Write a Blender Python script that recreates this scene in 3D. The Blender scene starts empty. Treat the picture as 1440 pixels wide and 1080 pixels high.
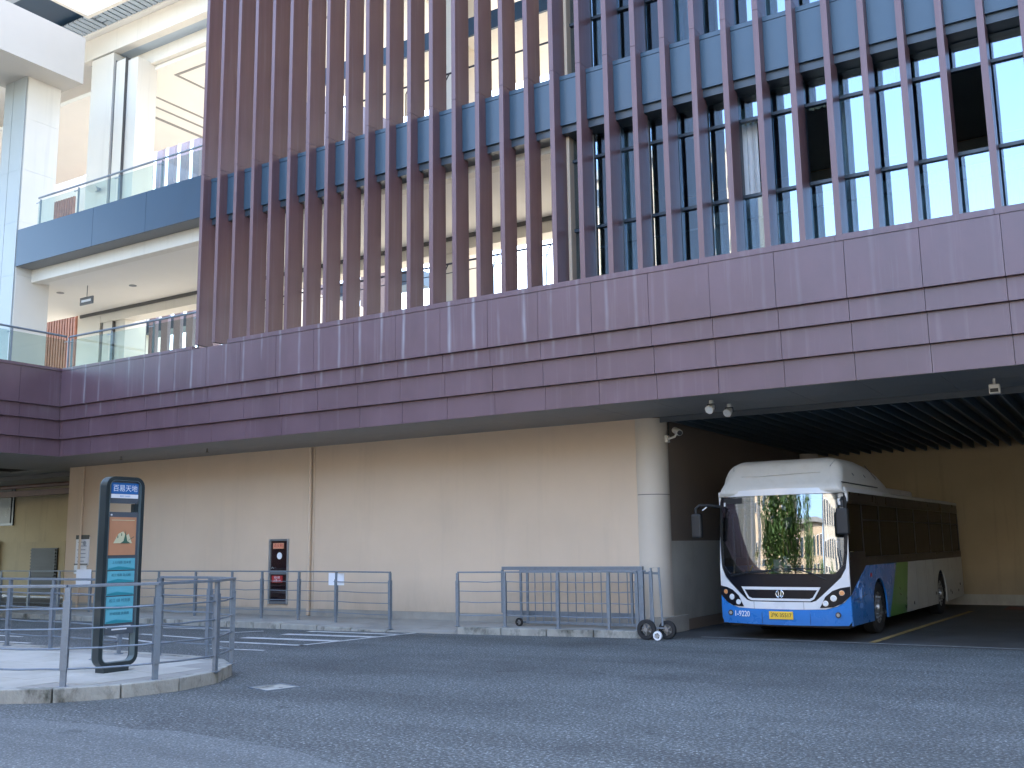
import bpy, bmesh, math, random
from math import radians, sin, cos, pi
from mathutils import Matrix, Vector, noise
random.seed(7)
S = bpy.context.scene
COL = S.collection

# ------------------------------------------------------------------ camera, sky, sun, exposure
H = 1.75
yaw, pitch, roll = -0.5551670, 0.1604125, -0.0146229
cy, sy, cp, sp = cos(yaw), sin(yaw), cos(pitch), sin(pitch)
fw = Vector((sy*cp, cy*cp, sp)); rt = Vector((cy, -sy, 0)); up = rt.cross(fw)
rr = rt*cos(roll) + up*sin(roll); uu = up*cos(roll) - rt*sin(roll)
cd = bpy.data.cameras.new('camera'); cam = bpy.data.objects.new('camera', cd); COL.objects.link(cam)
cam.matrix_world = Matrix(((rr.x, uu.x, -fw.x, 0), (rr.y, uu.y, -fw.y, 0), (rr.z, uu.z, -fw.z, H), (0, 0, 0, 1)))
cd.sensor_fit = 'HORIZONTAL'; cd.sensor_width = 36; cd.lens = 36*1404.83/1440
cd.clip_start = .05; cd.clip_end = 2000
S.camera = cam

SUN_AZ, SUN_EL = radians(-4), radians(54)          # azimuth from +Y towards +X: the sun stands behind the building
W = bpy.data.worlds.new('World'); S.world = W; W.use_nodes = True
nt = W.node_tree; nt.nodes.clear()
o = nt.nodes.new('ShaderNodeOutputWorld'); bg = nt.nodes.new('ShaderNodeBackground'); sk = nt.nodes.new('ShaderNodeTexSky')
sk.sky_type = 'NISHITA'; sk.sun_disc = False; sk.sun_elevation = SUN_EL; sk.sun_rotation = SUN_AZ
sk.dust_density = 1.4; sk.air_density = 1.0; sk.ozone_density = .8
nt.links.new(sk.outputs[0], bg.inputs[0]); nt.links.new(bg.outputs[0], o.inputs[0]); bg.inputs[1].default_value = 0.15
sd = bpy.data.lights.new('sun', 'SUN'); sd.energy = 3.4; sd.angle = radians(.5); sd.color = (1, .93, .82)
so = bpy.data.objects.new('sun', sd); COL.objects.link(so)
sdir = Vector((sin(SUN_AZ)*cos(SUN_EL), cos(SUN_AZ)*cos(SUN_EL), sin(SUN_EL)))
so.rotation_euler = sdir.to_track_quat('Z', 'Y').to_euler(); so.location = sdir*60
S.view_settings.view_transform = 'Standard'; S.view_settings.look = 'None'
S.view_settings.gamma = 1; S.view_settings.use_curve_mapping = False
S.view_settings.exposure = 3.3
S.render.engine = 'CYCLES'
S.cycles.max_bounces = 8; S.cycles.diffuse_bounces = 4; S.cycles.glossy_bounces = 4; S.cycles.transparent_max_bounces = 12
S.cycles.caustics_reflective = False; S.cycles.caustics_refractive = False

# ------------------------------------------------------------------ materials
def new_mat(name):
    m = bpy.data.materials.new(name); m.use_nodes = True
    return m, m.node_tree, m.node_tree.nodes['Principled BSDF']
def N(t, kind, **kw):
    n = t.nodes.new(kind)
    for k, v in kw.items():
        if k in n.inputs: n.inputs[k].default_value = v
        else: setattr(n, k, v)
    return n
def pbr(name, col, rough=.5, metal=0, var=.12, scale=1.5, bump=0, bscale=40, stretch=None, spec=.5, coat=0, speck=0, speck_scale=300, dirt=None, dirt_amt=0, dirt_scale=1.2, coords='Object'):
    m, t, p = new_mat(name)
    tc = N(t, 'ShaderNodeTexCoord'); mp = N(t, 'ShaderNodeMapping')
    geo = None
    if coords == 'World':
        geo = N(t, 'ShaderNodeNewGeometry'); t.links.new(geo.outputs['Position'], mp.inputs[0])
    else: t.links.new(tc.outputs['Object'], mp.inputs[0])
    if stretch: mp.inputs['Scale'].default_value = stretch
    n1 = N(t, 'ShaderNodeTexNoise', Scale=scale, Detail=6, Roughness=.6); t.links.new(mp.outputs[0], n1.inputs['Vector'])
    r = N(t, 'ShaderNodeValToRGB')
    a = tuple(max(0, c*(1-var)) for c in col); b = tuple(min(1, c*(1+var)) for c in col)
    r.color_ramp.elements[0].position = .3; r.color_ramp.elements[1].position = .7
    r.color_ramp.elements[0].color = (*a, 1); r.color_ramp.elements[1].color = (*b, 1)
    t.links.new(n1.outputs['Fac'], r.inputs['Fac']); out = r.outputs['Color']
    if speck:
        n2 = N(t, 'ShaderNodeTexNoise', Scale=speck_scale, Detail=2); t.links.new(mp.outputs[0], n2.inputs['Vector'])
        r2 = N(t, 'ShaderNodeValToRGB'); r2.color_ramp.elements[0].position = .46; r2.color_ramp.elements[1].position = .68
        r2.color_ramp.elements[0].color = (1-speck*.55,)*3+(1,); r2.color_ramp.elements[1].color = (1+speck*2.2,)*3+(1,)
        t.links.new(n2.outputs['Fac'], r2.inputs['Fac'])
        mx = N(t, 'ShaderNodeMix', data_type='RGBA', blend_type='MULTIPLY'); mx.inputs[0].default_value = 1
        t.links.new(out, mx.inputs[6]); t.links.new(r2.outputs[0], mx.inputs[7]); out = mx.outputs[2]
    if dirt:
        n3 = N(t, 'ShaderNodeTexNoise', Scale=dirt_scale, Detail=8, Roughness=.7); t.links.new(mp.outputs[0], n3.inputs['Vector'])
        r3 = N(t, 'ShaderNodeValToRGB'); r3.color_ramp.elements[0].position = .5; r3.color_ramp.elements[1].position = .68
        r3.color_ramp.elements[0].color = (0, 0, 0, 1); r3.color_ramp.elements[1].color = (dirt_amt,)*3+(1,)
        t.links.new(n3.outputs['Fac'], r3.inputs['Fac'])
        mx = N(t, 'ShaderNodeMix', data_type='RGBA'); t.links.new(r3.outputs[0], mx.inputs[0])
        t.links.new(out, mx.inputs[6]); mx.inputs[7].default_value = (*dirt, 1); out = mx.outputs[2]
    t.links.new(out, p.inputs['Base Color'])
    rm = N(t, 'ShaderNodeMath', operation='MULTIPLY_ADD'); rm.inputs[1].default_value = .2; rm.inputs[2].default_value = rough-.1
    t.links.new(n1.outputs['Fac'], rm.inputs[0]); t.links.new(rm.outputs[0], p.inputs['Roughness'])
    p.inputs['Metallic'].default_value = metal; p.inputs['Specular IOR Level'].default_value = spec
    if coat: p.inputs['Coat Weight'].default_value = coat; p.inputs['Coat Roughness'].default_value = .06
    if bump:
        nb = N(t, 'ShaderNodeTexNoise', Scale=bscale, Detail=4); t.links.new(mp.outputs[0], nb.inputs['Vector'])
        b_ = N(t, 'ShaderNodeBump', Strength=bump, Distance=.02); t.links.new(nb.outputs['Fac'], b_.inputs['Height']); t.links.new(b_.outputs[0], p.inputs['Normal'])
    return m
def glass(name, tint=(.8, .88, .9), base=.08, gain=1.6, rough=.01, wav=0, gcol=(.95, .97, 1)):
    m, t, p = new_mat(name); t.nodes.remove(p)
    out = t.nodes['Material Output']
    tr = N(t, 'ShaderNodeBsdfTransparent'); tr.inputs[0].default_value = (*tint, 1)
    gl = N(t, 'ShaderNodeBsdfGlossy'); gl.inputs['Roughness'].default_value = rough; gl.inputs['Color'].default_value = (*gcol, 1)
    fr = N(t, 'ShaderNodeFresnel', IOR=1.5)
    gg = N(t, 'ShaderNodeNewGeometry'); io = N(t, 'ShaderNodeMapRange'); io.inputs[3].default_value = 1.5; io.inputs[4].default_value = 1/1.5
    t.links.new(gg.outputs['Backfacing'], io.inputs[0]); t.links.new(io.outputs[0], fr.inputs['IOR'])
    ma = N(t, 'ShaderNodeMath', operation='MULTIPLY_ADD', use_clamp=True); ma.inputs[1].default_value = gain; ma.inputs[2].default_value = base
    mx = N(t, 'ShaderNodeMixShader')
    t.links.new(fr.outputs[0], ma.inputs[0]); t.links.new(ma.outputs[0], mx.inputs[0]); t.links.new(tr.outputs[0], mx.inputs[1]); t.links.new(gl.outputs[0], mx.inputs[2])
    if wav:
        tc = N(t, 'ShaderNodeTexCoord'); nb = N(t, 'ShaderNodeTexNoise', Scale=1.3, Detail=1); t.links.new(tc.outputs['Object'], nb.inputs['Vector'])
        b_ = N(t, 'ShaderNodeBump', Strength=wav, Distance=.02); t.links.new(nb.outputs['Fac'], b_.inputs['Height']); t.links.new(b_.outputs[0], gl.inputs['Normal'])
    t.links.new(mx.outputs[0], out.inputs[0])
    return m
M = {}
M['asphalt'] = pbr('asphalt', (.083, .090, .088), .85, var=.2, scale=.35, bump=.35, bscale=60, speck=.5, speck_scale=30, dirt=(.035, .035, .037), dirt_amt=.5, dirt_scale=.5, coords='World')
M['asphalt_smooth'] = pbr('asphalt_smooth', (.096, .104, .103), .8, var=.10, scale=.5, bump=.2, bscale=80, speck=.3, speck_scale=40, coords='World')
M['bay_floor'] = pbr('bay_floor', (.075, .074, .07), .6, var=.35, scale=.9, bump=.25, bscale=90, dirt=(.03, .03, .03), dirt_amt=.7, dirt_scale=.8, coords='World')
M['concrete'] = pbr('concrete', (.33, .315, .28), .85, var=.16, scale=1.1, bump=.35, bscale=60, dirt=(.2, .19, .17), dirt_amt=.45, dirt_scale=1.5, coords='World')
M['kerb'] = pbr('kerb_stone', (.34, .33, .29), .85, var=.2, scale=3, bump=.5, bscale=40, dirt=(.05, .05, .035), dirt_amt=.95, dirt_scale=2.2, stretch=(1, 1, .6), coords='World')
M['paving'] = pbr('paving', (.42, .40, .35), .85, var=.12, scale=1.2, bump=.3, bscale=70, dirt=(.28, .25, .18), dirt_amt=.4, dirt_scale=1.3, coords='World')
M['line_white'] = pbr('line_paint_white', (.50, .50, .48), .8, var=.25, scale=6, dirt=(.16, .16, .16), dirt_amt=.6, dirt_scale=7, coords='World')
M['line_yellow'] = pbr('line_paint_yellow', (.4, .27, .09), .8, var=.3, scale=6, dirt=(.1, .1, .1), dirt_amt=.6, dirt_scale=7, coords='World')
M['fin'] = pbr('brown_metal_fin', (.150, .083, .090), .36, var=.13, scale=1.0, stretch=(6, 6, .35), spec=.5)
def cornice_mat():
    m = pbr('brown_metal_cornice', (.132, .078, .094), .36, var=.14, scale=.7, stretch=(1.6, 1.6, .9), coords='World')
    t = m.node_tree; p = t.nodes['Principled BSDF']
    src = p.inputs['Base Color'].links[0].from_socket
    geo = N(t, 'ShaderNodeNewGeometry'); mp = N(t, 'ShaderNodeMapping'); mp.inputs['Scale'].default_value = (5.0, 5.0, .16)
    t.links.new(geo.outputs['Position'], mp.inputs[0])
    n = N(t, 'ShaderNodeTexNoise', Scale=1.5, Detail=4, Roughness=.65); t.links.new(mp.outputs[0], n.inputs['Vector'])
    r = N(t, 'ShaderNodeValToRGB'); r.color_ramp.elements[0].position = .56; r.color_ramp.elements[1].position = .78
    r.color_ramp.elements[0].color = (0, 0, 0, 1); r.color_ramp.elements[1].color = (.32, .32, .32, 1)
    t.links.new(n.outputs['Fac'], r.inputs['Fac'])
    mx = N(t, 'ShaderNodeMix', data_type='RGBA'); t.links.new(r.outputs[0], mx.inputs[0]); t.links.new(src, mx.inputs[6]); mx.inputs[7].default_value = (.27, .215, .235, 1)
    # pale drip lines running down below every fin
    sx = N(t, 'ShaderNodeSeparateXYZ'); t.links.new(geo.outputs['Position'], sx.inputs[0])
    nw = N(t, 'ShaderNodeTexNoise', Scale=1.1, Detail=2); t.links.new(geo.outputs['Position'], nw.inputs['Vector'])
    def mth(op, a, b=None, c=None, clamp=False):
        q = N(t, 'ShaderNodeMath', operation=op, use_clamp=clamp)
        for i, v in enumerate((a, b, c)):
            if v is None: continue
            if isinstance(v, (int, float)): q.inputs[i].default_value = v
            else: t.links.new(v, q.inputs[i])
        return q.outputs[0]
    xs_ = mth('ADD', sx.outputs[0], mth('MULTIPLY', nw.outputs['Fac'], .05))
    fr = mth('FRACT', mth('DIVIDE', mth('ADD', xs_, 40*.5838+1.43), .5838))
    d = mth('ABSOLUTE', mth('SUBTRACT', fr, .5))
    n5 = N(t, 'ShaderNodeTexNoise', Scale=.9, Detail=3, Roughness=.7); mp5 = N(t, 'ShaderNodeMapping'); mp5.inputs['Scale'].default_value = (2.1, 2.1, .5)
    t.links.new(geo.outputs['Position'], mp5.inputs[0]); t.links.new(mp5.outputs[0], n5.inputs['Vector'])
    wdt = mth('MULTIPLY', n5.outputs['Fac'], .16)
    core = mth('SUBTRACT', 1.0, mth('DIVIDE', mth('SUBTRACT', .5, d), wdt), None, True)
    st_ = mth('MULTIPLY', core, mth('SUBTRACT', mth('MULTIPLY', n5.outputs['Fac'], 3.2), 1.05, None, True), None, True)
    zr = N(t, 'ShaderNodeMapRange'); zr.inputs[1].default_value = 5.1; zr.inputs[2].default_value = 5.7; t.links.new(sx.outputs[2], zr.inputs[0])
    xr = N(t, 'ShaderNodeMapRange'); xr.inputs[1].default_value = -10.5; xr.inputs[2].default_value = -6; xr.inputs[3].default_value = .8; xr.inputs[4].default_value = .16; t.links.new(sx.outputs[0], xr.inputs[0])
    st_ = mth('MULTIPLY', mth('MULTIPLY', st_, zr.outputs[0]), xr.outputs[0])
    mx3 = N(t, 'ShaderNodeMix', data_type='RGBA'); t.links.new(st_, mx3.inputs[0]); t.links.new(mx.outputs[2], mx3.inputs[6]); mx3.inputs[7].default_value = (.33, .31, .34, 1)
    t.links.new(mx3.outputs[2], p.inputs['Base Color'])
    return m
M['cornice'] = cornice_mat()
def aggregate(m, scale, amt):
    t = m.node_tree; p = t.nodes['Principled BSDF']; src = p.inputs['Base Color'].links[0].from_socket
    g_ = N(t, 'ShaderNodeNewGeometry'); v = N(t, 'ShaderNodeTexVoronoi', Scale=scale); v.feature = 'F1'; t.links.new(g_.outputs['Position'], v.inputs['Vector'])
    sp_ = N(t, 'ShaderNodeSeparateColor'); t.links.new(v.outputs['Color'], sp_.inputs[0])
    r_ = N(t, 'ShaderNodeValToRGB'); e = r_.color_ramp.elements; e[0].position = 0; e[0].color = (1-amt*.6,)*3+(1,); e[1].position = .80; e[1].color = (1+amt*.15,)*3+(1,)
    q = e.new(.90); q.color = (1+amt*1.2,)*3+(1,); q = e.new(1.0); q.color = (1+amt*5.5,)*3+(1,)
    t.links.new(sp_.outputs[0], r_.inputs['Fac'])
    mx = N(t, 'ShaderNodeMix', data_type='RGBA', blend_type='MULTIPLY'); mx.inputs[0].default_value = 1; t.links.new(src, mx.inputs[6]); t.links.new(r_.outputs[0], mx.inputs[7])
    src = mx.outputs[2]
    # worn tracks and oil stains
    mp = N(t, 'ShaderNodeMapping'); mp.inputs['Rotation'].default_value = (0, 0, .35); mp.inputs['Scale'].default_value = (.16, 1.1, 1); t.links.new(g_.outputs['Position'], mp.inputs[0])
    n = N(t, 'ShaderNodeTexNoise', Scale=.9, Detail=5, Roughness=.6); t.links.new(mp.outputs[0], n.inputs['Vector'])
    mr_ = N(t, 'ShaderNodeMapRange'); mr_.inputs[1].default_value = .42; mr_.inputs[2].default_value = .66; mr_.inputs[3].default_value = 1.12; mr_.inputs[4].default_value = .80; t.links.new(n.outputs['Fac'], mr_.inputs[0])
    n2 = N(t, 'ShaderNodeTexNoise', Scale=1.6, Detail=3); t.links.new(g_.outputs['Position'], n2.inputs['Vector'])
    m2 = N(t, 'ShaderNodeMapRange'); m2.inputs[1].default_value = .68; m2.inputs[2].default_value = .74; m2.inputs[3].default_value = 1; m2.inputs[4].default_value = .62; t.links.new(n2.outputs['Fac'], m2.inputs[0])
    mu = N(t, 'ShaderNodeMath', operation='MULTIPLY'); t.links.new(mr_.outputs[0], mu.inputs[0]); t.links.new(m2.outputs[0], mu.inputs[1])
    mx2 = N(t, 'ShaderNodeMix', data_type='RGBA', blend_type='MULTIPLY'); mx2.inputs[0].default_value = 1; t.links.new(src, mx2.inputs[6]); t.links.new(mu.outputs[0], mx2.inputs[7])
    t.links.new(mx2.outputs[2], p.inputs['Base Color'])
aggregate(M['asphalt'], 68, .30); aggregate(M['asphalt_smooth'], 72, .2)
M['spandrel'] = pbr('blue_grey_spandrel', (.046, .083, .122), .32, var=.07, scale=.8)
M['slab_blue'] = pbr('dark_blue_slab', (.016, .045, .082), .4, var=.12, scale=.6)
M['frame'] = pbr('window_frame_dark', (.045, .06, .078), .35, var=.1)
M['frame_grey'] = pbr('window_frame_grey', (.14, .15, .16), .4, var=.1)
M['glass'] = glass('window_glass', (.66, .78, .82), .26, 2.3, .01, .12, (.62, .70, .79))
M['glass_rail'] = glass('balustrade_glass', (.78, .84, .81), .01, .10, .02)
M['glass_bus'] = glass('bus_windscreen_glass', (.55, .60, .62), .03, 3.2, .008, .25)
M['glass_tint'] = glass('bus_side_glass', (.12, .14, .15), .0, .5, .04)
M['wall'] = pbr('beige_render', (.67, .53, .395), .85, var=.045, scale=.6, bump=.12, bscale=120, coords='World')
def foot_dirt(m, z0, z1, col, amt):
    t = m.node_tree; p = t.nodes['Principled BSDF']; src = p.inputs['Base Color'].links[0].from_socket
    g_ = N(t, 'ShaderNodeNewGeometry'); sx = N(t, 'ShaderNodeSeparateXYZ'); t.links.new(g_.outputs['Position'], sx.inputs[0])
    mr_ = N(t, 'ShaderNodeMapRange'); mr_.inputs[1].default_value = z0; mr_.inputs[2].default_value = z1; mr_.inputs[3].default_value = 1; mr_.inputs[4].default_value = 0
    t.links.new(sx.outputs[2], mr_.inputs[0])
    mp = N(t, 'ShaderNodeMapping'); mp.inputs['Scale'].default_value = (1, 1, .35); t.links.new(g_.outputs['Position'], mp.inputs[0])
    n = N(t, 'ShaderNodeTexNoise', Scale=2.2, Detail=7, Roughness=.7); t.links.new(mp.outputs[0], n.inputs['Vector'])
    mu = N(t, 'ShaderNodeMath', operation='MULTIPLY'); t.links.new(mr_.outputs[0], mu.inputs[0]); t.links.new(n.outputs['Fac'], mu.inputs[1])
    m2 = N(t, 'ShaderNodeMath', operation='MULTIPLY', use_clamp=True); t.links.new(mu.outputs[0], m2.inputs[0]); m2.inputs[1].default_value = amt
    mx = N(t, 'ShaderNodeMix', data_type='RGBA'); t.links.new(m2.outputs[0], mx.inputs[0]); t.links.new(src, mx.inputs[6]); mx.inputs[7].default_value = (*col, 1)
    t.links.new(mx.outputs[2], p.inputs['Base Color'])
def rain_streaks(m, col, amt, sc=(2.2, 2.2, .12), p0=.55, p1=.75):
    t = m.node_tree; p = t.nodes['Principled BSDF']; src = p.inputs['Base Color'].links[0].from_socket
    g_ = N(t, 'ShaderNodeNewGeometry'); mp = N(t, 'ShaderNodeMapping'); mp.inputs['Scale'].default_value = sc; t.links.new(g_.outputs['Position'], mp.inputs[0])
    n = N(t, 'ShaderNodeTexNoise', Scale=1.7, Detail=6, Roughness=.65); t.links.new(mp.outputs[0], n.inputs['Vector'])
    mr_ = N(t, 'ShaderNodeMapRange'); mr_.inputs[1].default_value = p0; mr_.inputs[2].default_value = p1; mr_.inputs[3].default_value = 0; mr_.inputs[4].default_value = amt
    t.links.new(n.outputs['Fac'], mr_.inputs[0])
    mx = N(t, 'ShaderNodeMix', data_type='RGBA'); t.links.new(mr_.outputs[0], mx.inputs[0]); t.links.new(src, mx.inputs[6]); mx.inputs[7].default_value = (*col, 1)
    t.links.new(mx.outputs[2], p.inputs['Base Color'])
foot_dirt(M['wall'], .25, 1.1, (.22, .19, .15), .7); rain_streaks(M['wall'], (.44, .36, .28), .22, (1.1, 1.1, .1))
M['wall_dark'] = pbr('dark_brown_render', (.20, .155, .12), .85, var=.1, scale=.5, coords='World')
M['wall_grey_beige'] = pbr('grey_beige_wall', (.52, .50, .43), .8, var=.08, scale=.8, dirt=(.25, .23, .19), dirt_amt=.3, dirt_scale=1.2, coords='World')
M['wall_back'] = pbr('ochre_render', (.46, .37, .23), .85, var=.1, scale=.5, coords='World')
M['soffit'] = pbr('grey_soffit', (.26, .255, .245), .55, var=.07, scale=.6, coords='World')
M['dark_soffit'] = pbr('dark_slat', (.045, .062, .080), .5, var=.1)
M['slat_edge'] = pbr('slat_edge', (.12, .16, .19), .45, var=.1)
M['white_stone'] = pbr('white_stone', (.68, .64, .57), .6, var=.035, scale=.5, coords='World')
M['white_ceiling'] = pbr('white_ceiling', (.78, .745, .69), .8, var=.03, scale=.5, coords='World')
M['beam_stone'] = pbr('beam_stone', (.50, .46, .40), .6, var=.04, scale=.5, coords='World')
M['pilaster'] = pbr('grey_pilaster', (.36, .38, .37), .4, var=.04, scale=.6, coords='World')
M['roof_slat'] = pbr('grey_blue_slat', (.36, .42, .48), .45, var=.05)
M['joint'] = pbr('shadow_joint', (.10, .095, .09), .7, var=.1)
M['red_slat'] = pbr('red_brown_slat', (.33, .15, .10), .6, var=.2, scale=4)
M['far_fin'] = pbr('far_fin', (.20, .16, .18), .5, var=.1)
M['column'] = pbr('column_paint', (.60, .53, .44), .55, var=.035, scale=.9, coords='World')
M['steel'] = pbr('grey_painted_steel', (.20, .235, .275), .42, metal=.3, var=.22, scale=9, bump=.15, bscale=60, dirt=(.08, .075, .07), dirt_amt=.4, dirt_scale=9)
M['steel_dark'] = pbr('dark_painted_steel', (.05, .055, .065), .45, metal=.2, var=.15, scale=7)
M['rubber'] = pbr('rubber', (.018, .018, .019), .75, var=.2, scale=10)
M['hub'] = pbr('hub_metal', (.35, .36, .37), .35, metal=.8, var=.2, scale=12)
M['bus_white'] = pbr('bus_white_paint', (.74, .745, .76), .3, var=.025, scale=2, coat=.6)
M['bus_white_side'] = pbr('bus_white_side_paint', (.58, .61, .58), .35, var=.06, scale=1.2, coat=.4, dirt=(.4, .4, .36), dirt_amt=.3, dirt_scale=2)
M['bus_pod'] = pbr('roof_pod_plastic', (.66, .64, .59), .45, var=.06, scale=2.5, dirt=(.4, .38, .32), dirt_amt=.35, dirt_scale=2.5)
M['bus_blue'] = pbr('bus_blue_paint', (.020, .20, .60), .28, var=.05, scale=2, coat=.6)
M['bus_green'] = pbr('bus_green_paint', (.06, .27, .035), .3, var=.05, scale=2, coat=.5)
M['bus_black'] = pbr('bus_black_panel', (.006, .007, .012), .3, var=.2, scale=3, spec=.25)
M['black_plastic'] = pbr('black_plastic', (.014, .015, .017), .5, var=.15, scale=8)
M['lamp_glass'] = pbr('lamp_lens', (.75, .78, .8), .15, var=.1, scale=20, coat=1)
M['amber'] = pbr('amber_lens', (.75, .30, .10), .2, var=.1, scale=20, coat=1)
M['chrome'] = pbr('chrome', (.8, .82, .85), .18, metal=1, var=.05)
M['plate'] = pbr('yellow_plate', (.82, .52, .05), .4, var=.05, scale=8)
M['ink'] = pbr('black_ink', (.02, .02, .02), .5, var=.05)
M['white_print'] = pbr('white_print', (.8, .82, .85), .5, var=.02)
M['pale_print'] = pbr('pale_blue_print', (.20, .34, .62), .5, var=.02)
M['seat'] = pbr('blue_seat', (.06, .09, .16), .6, var=.15, scale=5)
M['yellow_pole'] = pbr('yellow_pole', (.75, .6, .05), .35, var=.05)
M['bus_inner'] = pbr('bus_interior_grey', (.16, .165, .17), .6, var=.1)
M['sign_frame'] = pbr('sign_dark_frame', (.022, .033, .036), .35, var=.1, coat=.3)
M['sign_panel'] = pbr('sign_grey_panel', (.085, .10, .12), .45, var=.08)
M['sign_side'] = pbr('sign_side_metal', (.16, .21, .22), .35, metal=.4, var=.1)
M['sign_blue'] = pbr('sign_blue', (.018, .14, .42), .35, var=.06)
M['sign_cyan'] = pbr('sign_cyan', (.13, .45, .55), .4, var=.08, scale=3)
M['sign_teal'] = pbr('sign_teal', (.03, .26, .32), .4, var=.08)
M['sign_orange'] = pbr('sign_orange', (.50, .24, .13), .45, var=.07, scale=4)
M['cream'] = pbr('cream_print', (.6, .58, .38), .5, var=.06)
M['green_print'] = pbr('dark_green_print', (.05, .13, .09), .5, var=.06)
M['cyan_ink'] = pbr('cyan_ink', (.05, .2, .27), .5, var=.05)
M['paper'] = pbr('white_paper', (.78, .79, .82), .7, var=.03)
M['paper_print'] = pbr('faded_print', (.35, .38, .44), .7, var=.1)
M['red'] = pbr('red_paint', (.42, .03, .03), .4, var=.1)
M['dark_red'] = pbr('dark_red_inside', (.38, .09, .13), .6, var=.3, scale=3)
M['orange_print'] = pbr('orange_print', (.75, .33, .2), .5, var=.05)
M['alu'] = pbr('aluminium', (.5, .52, .53), .35, metal=.7, var=.08)
M['camera_white'] = pbr('device_white', (.68, .66, .60), .45, var=.05)
M['curtain'] = pbr('white_curtain', (.82, .83, .84), .9, var=.05, scale=4)
M['reflection_sheet'] = pbr('cream_reflection', (.55, .52, .38), .9, var=.08, scale=3)
M['room'] = pbr('room_wall', (.30, .30, .29), .9, var=.1, scale=.6)
M['bark'] = pbr('bark', (.09, .065, .045), .9, var=.3, scale=6, bump=.6, bscale=20)
M['opp_wall'] = pbr('opposite_render', (.52, .40, .28), .85, var=.06, scale=.3, coords='World')
M['opp_wall2'] = pbr('opposite_pale_render', (.60, .54, .46), .85, var=.06, scale=.3, coords='World')
M['grille_dark'] = pbr('louvre_dark', (.035, .035, .035), .6, var=.2)
M['pipe_red'] = pbr('soffit_pipe_red', (.16, .09, .07), .6, var=.2)
def leaf_mat():
    m, t, p = new_mat('leaves')
    oi = N(t, 'ShaderNodeNewGeometry'); r = N(t, 'ShaderNodeValToRGB'); n = N(t, 'ShaderNodeTexNoise', Scale=.9, Detail=3)
    t.links.new(oi.outputs['Position'], n.inputs['Vector']); t.links.new(n.outputs['Fac'], r.inputs['Fac'])
    r.color_ramp.elements[0].position = .3; r.color_ramp.elements[1].position = .7
    r.color_ramp.elements[0].color = (.03, .07, .015, 1); r.color_ramp.elements[1].color = (.10, .17, .035, 1)
    t.links.new(r.outputs[0], p.inputs['Base Color']); p.inputs['Roughness'].default_value = .6
    return m
M['leaf'] = leaf_mat()

# ------------------------------------------------------------------ mesh helpers
class MB:
    def __init__(s): s.v = []; s.f = []
    def add(s, vs, fs):
        n = len(s.v); s.v += [tuple(v) for v in vs]; s.f += [tuple(i+n for i in f) for f in fs]; return s
    def box(s, x0, x1, y0, y1, z0, z1):
        x0, x1 = sorted((x0, x1)); y0, y1 = sorted((y0, y1)); z0, z1 = sorted((z0, z1))
        return s.add([(x0,y0,z0),(x1,y0,z0),(x1,y1,z0),(x0,y1,z0),(x0,y0,z1),(x1,y0,z1),(x1,y1,z1),(x0,y1,z1)],
                     [(0,3,2,1),(4,5,6,7),(0,1,5,4),(1,2,6,5),(2,3,7,6),(3,0,4,7)])
    def bar(s, a, b, w, d=None, upv=(0, 0, 1)):
        d = d or w; a = Vector(a); b = Vector(b); t = (b-a).normalized(); u = Vector(upv)
        if abs(t.dot(u)) > .98: u = Vector((0, 1, 0))
        r = t.cross(u).normalized(); u = r.cross(t)
        vs = []
        for p in (a, b):
            for sx, sz in ((-1,-1),(1,-1),(1,1),(-1,1)): vs.append(p + r*sx*w/2 + u*sz*d/2)
        return s.add(vs, [(0,1,2,3),(7,6,5,4),(0,4,5,1),(1,5,6,2),(2,6,7,3),(3,7,4,0)])
    def tube(s, pts, r, n=8, closed=False):
        pts = [Vector(p) for p in pts]; rings = []; k = len(pts); pu = None
        for i, p in enumerate(pts):
            a = pts[(i-1) % k] if (closed or i > 0) else p; b = pts[(i+1) % k] if (closed or i < k-1) else p
            t = (b-a).normalized(); u = pu if pu is not None else Vector((0, 0, 1))
            if abs(t.dot(u)) > .95 and pu is None: u = Vector((1, 0, 0))
            rv = t.cross(u).normalized(); u = rv.cross(t).normalized(); pu = u
            rad = r[i] if isinstance(r, (list, tuple)) else r
            rings.append([p + rv*cos(2*pi*j/n)*rad + u*sin(2*pi*j/n)*rad for j in range(n)])
        vs = [v for rg in rings for v in rg]; fs = []
        for i in range(k if closed else k-1):
            for j in range(n):
                a = i*n+j; b = i*n+(j+1) % n; c = ((i+1) % k)*n+(j+1) % n; d = ((i+1) % k)*n+j
                fs.append((a, b, c, d))
        if not closed: fs += [tuple(range(n))[::-1], tuple((k-1)*n+j for j in range(n))]
        return s.add(vs, fs)
    def cyl(s, a, b, r0, r1=None, n=20): return s.tube([a, b], [r0, r0 if r1 is None else r1], n)
    def prism(s, poly, fn, d0, d1):
        """poly of (u,v), fn(u,v,d)->xyz, closed solid between d0 and d1"""
        k = len(poly); vs = [fn(u, v, d0) for u, v in poly] + [fn(u, v, d1) for u, v in poly]
        fs = [tuple(range(k))[::-1], tuple(range(k, 2*k))] + [(i, (i+1) % k, k+(i+1) % k, k+i) for i in range(k)]
        return s.add(vs, fs)
    def mesh(s, name, mat, smooth=False):
        me = bpy.data.meshes.new(name); me.from_pydata(s.v, [], s.f); me.update()
        bm = bmesh.new(); bm.from_mesh(me); bmesh.ops.recalc_face_normals(bm, faces=bm.faces); bm.to_mesh(me); bm.free()
        me.materials.append(mat)
        if smooth: me.shade_smooth() if hasattr(me, 'shade_smooth') else None
        return me
ORG = {}
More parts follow.
